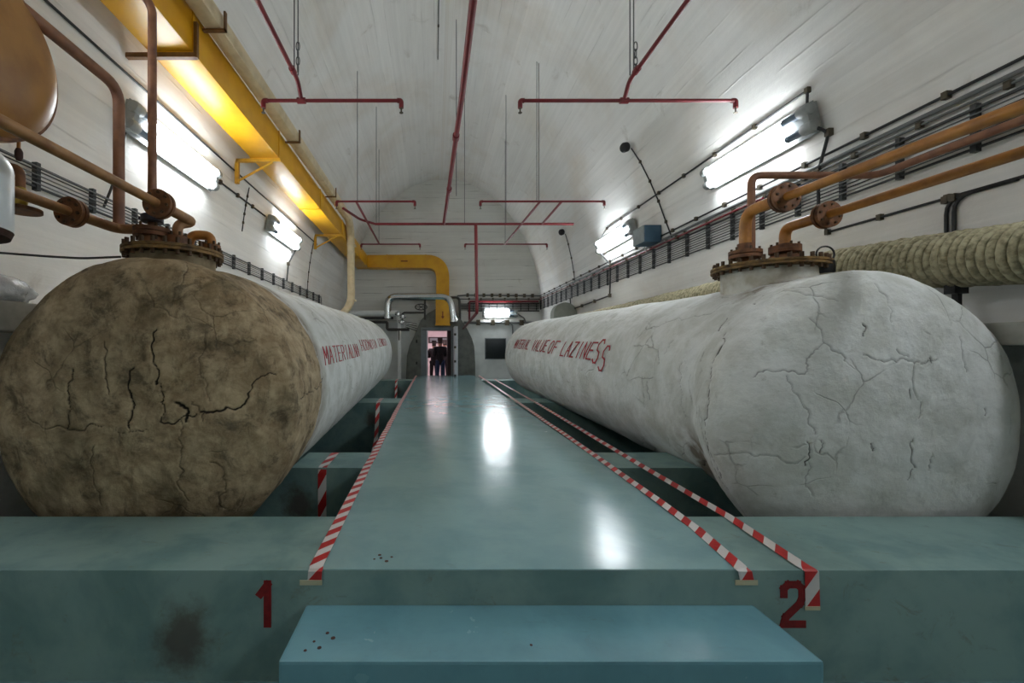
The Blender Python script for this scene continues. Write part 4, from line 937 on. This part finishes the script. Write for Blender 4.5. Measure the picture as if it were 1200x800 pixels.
MB().tube(fillet([(-1.15, yq, E+1.0), (-1.15, yq, E+1.32), (-.35, yq, E+1.32)], .1), .035, 10).build('thin_pipe', 'pipe_dark', hwv); MB().tube([(-.32, yq, E+1.9), (-.32, yq, E+1.05)], .04, 10).build('stem_pipe', 'pipe_dark', hwv)
for q in range(4):
    z0 = E+.98-q*.06; cable('sense_line', ('uppermost', 'second', 'third', 'lowest')[q]+' of four thin dark pipes fanning from the valves to the bulkhead', [(-1.05, yq, z0), (-.62, yF-.02, E+.92-q*.09)], .015, 'pipe_dark', None, 'thin lines by the valves')
wp = thing('white_post', 'white vertical post standing left of the bulkhead', 'post', (-1.28, 15.9, -.6)); MB().rbox((-1.33, 15.85, -.6), (-1.21, 15.95, E+1.02), .01).build('post_body', 'enamel_white', wp)
MB().box((-1.30, 15.845, E+.3), (-1.26, 15.85, E+.75)).build('slot', 'pipe_dark', wp, False)
# right of the bulkhead
cable('end_conduit', 'upper clipped conduit on the end wall', [(.9, D_END-.03, E+2.0), (1.3, D_END-.03, E+2.03), (XR-.05, D_END-.03, E+2.0)], .03, 'cable_grey', .3)
cable('end_conduit', 'second clipped conduit on the end wall', [(.9, D_END-.03, E+1.88), (XR-.05, D_END-.03, E+1.88)], .018, 'cable_black', .42)
t = thing('cable_tray', 'short cable ladder on the end wall behind the lamp', 'cable tray', (2, D_END-.05, E+1.4))
for z in (E+1.42, E+1.72): MB().box((1.3, D_END-.07, z-.02), (XR-.1, D_END-.03, z+.02)).build('side_rail', 'tray_metal', t, False)
for i in range(9): MB().box((1.5+i*.3, D_END-.08, E+1.40), (1.54+i*.3, D_END-.04, E+1.74)).build('rung', 'tray_metal', t, False)
for i in range(6): cable('tray_cable', (ORD[:5]+ORD[7:])[i]+' cable on the end wall ladder', [(1.0, D_END-.09, E+1.46+i*.045), (XR-.12, D_END-.09, E+1.46+i*.045)], .014, 'cable_black' if i % 2 else 'cable_grey', None, 'cables on the end wall ladder', fil=0, n=6)
cable('red_conduit', 'thin red pipe above the lamp on the end wall', [(1.36, D_END-.12, E+.95), (1.36, D_END-.12, E+1.78), (XR-.15, D_END-.12, E+1.78)], .035, 'sprinkler_red', None, cat='pipe', fil=.06)
cable('end_conduit', 'grey pipe crossing the end wall below the lamp', [(1.15, D_END-.06, E+.98), (3.9, D_END-.06, E+.98)], .045, 'cable_grey', .5)
cable('lamp_cable', 'grey cable looping from the end wall lamp', [(3.2, D_END-.1, E+1.3), (3.45, D_END-.08, E+1.15), (3.5, D_END-.08, E+1.0)], .025, 'cable_grey', None)
cable('lamp_cable', 'short grey cable dropping below the end wall lamp', [(2.55, D_END-.08, E+1.0), (2.75, D_END-.08, E+1.1), (3.0, D_END-.08, E+.9), (3.02, D_END-.08, E+.5)], .03, 'cable_grey', None)
cable('black_riser', 'black pipe bending down beside the yellow duct outlet', [(.62, yq+.3, E+1.92), (.98, yq+.3, E+1.92), (1.0, yq+.3, E+1.0)], .045, 'pipe_dark', None, cat='pipe', fil=.15)
sr = thing('dark_panel', 'square dark panel on the white end wall', 'panel', (2.3, D_END-.06, EYE-.4)); a, b = P_(569, 420), P_(592, 397); MB().rbox((a.x, D_END-.05, a.z), (b.x, D_END-.012, b.z), .005).build('panel_face', 'screen_dark', sr); MB().box((a.x-.03, D_END-.03, a.z-.03), (b.x+.03, D_END-.012, b.z+.03)).build('panel_rim', 'door_frame', sr, False)
# arched grey cover on the right wall
ac = thing('arched_cover', 'grey arched cover standing against the right wall beyond the tank', 'cover', (3.9, 12.4, EYE-.2))
pl = [(3.45, EYE-.2)]+[(3.79-.34*math.cos(t_), E+.98+.34*math.sin(t_)) for t_ in [PI*i/16 for i in range(17)]]+[(4.13, EYE-.2)]
MB().prism(pl, 12.25, 12.6).build('cover_body', 'niche_grey', ac, True, 30)

# corridor contents
cl = thing('corridor_light', 'ceiling lamp in the corridor behind the doorway', 'lamp', (.2, D_END+2.4, 2.55)); MB().rbox((-.3, D_END+1.2, 2.54), (.7, D_END+3.4, 2.58), .008).build('diffuser', 'corridor_lamp', cl); MB().rbox((-.33, D_END+1.17, 2.57), (.73, D_END+3.43, 2.6), .008).build('housing', 'door_white', cl)
pfm = thing('picture_frame', 'dark framed picture at the end of the corridor', 'picture', (.2, yb-.05, 1.5)); MB().box((-.25, yb-.04, 1.75), (.75, yb, 2.05)).build('frame', 'door_dark', pfm, False); MB().box((-.18, yb-.05, 1.80), (.68, yb-.035, 2.0)).build('canvas', 'door_frame', pfm, False)

# ------------------------------------------------------------------ people in the doorway
def skinned(name, joints, edges, mat, parent, org, lvl=1):
    me = bpy.data.meshes.new(name); names = list(joints)
    me.from_pydata([Vector(joints[n_][0]) for n_ in names], [], [(names.index(a), names.index(b)) for a, b in edges])
    ob = bpy.data.objects.new(name, me); C.objects.link(ob)
    md = ob.modifiers.new('skin', 'SKIN'); me.skin_vertices if me.skin_vertices else None
    if not me.skin_vertices: me.attributes.new('x', 'FLOAT', 'POINT')
    bm = bmesh.new(); bm.from_mesh(me); ly = bm.verts.layers.skin.verify(); bm.verts.ensure_lookup_table()
    for i, n_ in enumerate(names):
        r = joints[n_][1]; bm.verts[i][ly].radius = (r if isinstance(r, tuple) else (r, r)); bm.verts[i][ly].use_root = (i == 0)
    bm.to_mesh(me); bm.free()
    sb = ob.modifiers.new('sub', 'SUBSURF'); sb.levels = lvl; sb.render_levels = lvl
    dg = bpy.context.evaluated_depsgraph_get(); dg.update(); m2 = bpy.data.meshes.new_from_object(ob.evaluated_get(dg)); ob.modifiers.clear(); ob.data = m2
    m2.shade_smooth(); m2.materials.clear(); m2.materials.append(M[mat]); ob.parent = parent; ob['_org'] = parent['_org']; return ob
def person(label, x, y, h, yaw, trouser, lean=0):
    s = h/1.75; t = thing('person', label, 'person', (x, y, 0.0), 'people in the corridor')
    def V_(a, b, c): return (a*s, b*s, c*s)
    J = {'pel': (V_(0,0,.96), .10*s), 'spine': (V_(0,.0,1.15), .10*s), 'chest': (V_(0,.02,1.36), .11*s), 'neck': (V_(0,.03,1.50), .05*s), 'head0': (V_(0,.05,1.58), .075*s), 'head1': (V_(0,.05,1.68), .085*s), 'head2': (V_(0,.04,1.73), .055*s), 'nose': (V_(0,.145,1.62), .018*s)}
    Ed = [('pel','spine'),('spine','chest'),('chest','neck'),('neck','head0'),('head0','head1'),('head1','head2'),('head0','nose')]
    for sd, n_ in ((-1, 'l'), (1, 'r')):
        J['ear'+n_] = (V_(sd*.085,.04,1.61), .018*s); Ed.append(('head0', 'ear'+n_))
        J['sh'+n_] = (V_(sd*.18,.02,1.42), .06*s); J['el'+n_] = (V_(sd*.25,.0,1.14), .045*s); J['wr'+n_] = (V_(sd*.16,.22,1.20), .03*s); J['ha'+n_] = (V_(sd*.10,.30,1.24), (.035*s, .02*s))
        Ed += [('chest','sh'+n_),('sh'+n_,'el'+n_),('el'+n_,'wr'+n_),('wr'+n_,'ha'+n_)]
        for fi in range(4): J['f%d%s' % (fi, n_)] = (V_(sd*(.06-.008*fi), .35-.004*fi*fi, 1.275-.02*fi), .009*s); Ed.append(('ha'+n_, 'f%d%s' % (fi, n_)))
        J['th'+n_] = (V_(sd*.13,.34,1.285), .010*s); Ed.append(('ha'+n_, 'th'+n_))
        J['hip'+n_] = (V_(sd*.09,0,.90), .085*s); J['kn'+n_] = (V_(sd*.11,.02,.50), .058*s); J['an'+n_] = (V_(sd*.12,-.02,.09), .04*s); J['to'+n_] = (V_(sd*.14,.15,.035), .035*s)
        Ed += [('pel','hip'+n_),('hip'+n_,'kn'+n_),('kn'+n_,'an'+n_),('an'+n_,'to'+n_)]
    skinned('body', J, Ed, 'skin', t, None)
    def grow(keys, g, extra=None, rename=None):
        q = {k_: (J[k_][0], (J[k_][1] if not isinstance(J[k_][1], tuple) else J[k_][1][0])+g*s) for k_ in keys}; q.update(extra or {}); return q
    jk = grow(['chest','spine','pel','shl','shr','ell','elr','wrl','wrr'], .045, {'hem': (V_(0,0,.76), .155*s), 'col': (V_(0,.03,1.50), .075*s)})
    jk['chest'] = (J['chest'][0], (.19*s, .14*s)); jk['pel'] = (J['pel'][0], .155*s)
    skinned('jacket', jk, [('chest','spine'),('spine','pel'),('pel','hem'),('chest','col'),('chest','shl'),('shl','ell'),('ell','wrl'),('chest','shr'),('shr','elr'),('elr','wrr')], 'jacket', t, None)
    tr = grow(['pel','hipl','hipr','knl','knr','anl','anr'], .022)
    skinned('trousers', tr, [('pel','hipl'),('hipl','knl'),('knl','anl'),('pel','hipr'),('hipr','knr'),('knr','anr')], trouser, t, None)
    hr = {'a': (V_(0,.03,1.70), .098*s), 'b': (V_(0,-.0,1.60), .085*s), 'c': (V_(0,.06,1.745), .055*s)}
    skinned('hair', hr, [('a','b'),('a','c')], 'hair', t, None)
    for sd, n_ in ((-1,'l'),(1,'r')):
        skinned('shoe', {'a': (J['an'+n_][0], .05*s), 'b': (V_(sd*.12,-.04,.045), .045*s), 'c': (V_(sd*.14,.17,.04), .042*s)}, [('a','b'),('b','c')], 'shoe', t, None)
    t.rotation_euler.z = yaw; return t
person('person in black jacket and blue jeans seen from behind in the doorway', .27, D_END+.75, 1.84, .05, 'jeans')
person('person in dark clothes half hidden behind the one in jeans', .02, D_END+1.5, 1.74, -.15, 'dark_trousers')
person('person with dark hair standing deepest in the corridor', .5, D_END+2.4, 1.78, .1, 'dark_trousers')

for o in bpy.data.objects:
    if '_org' in o: del o['_org']
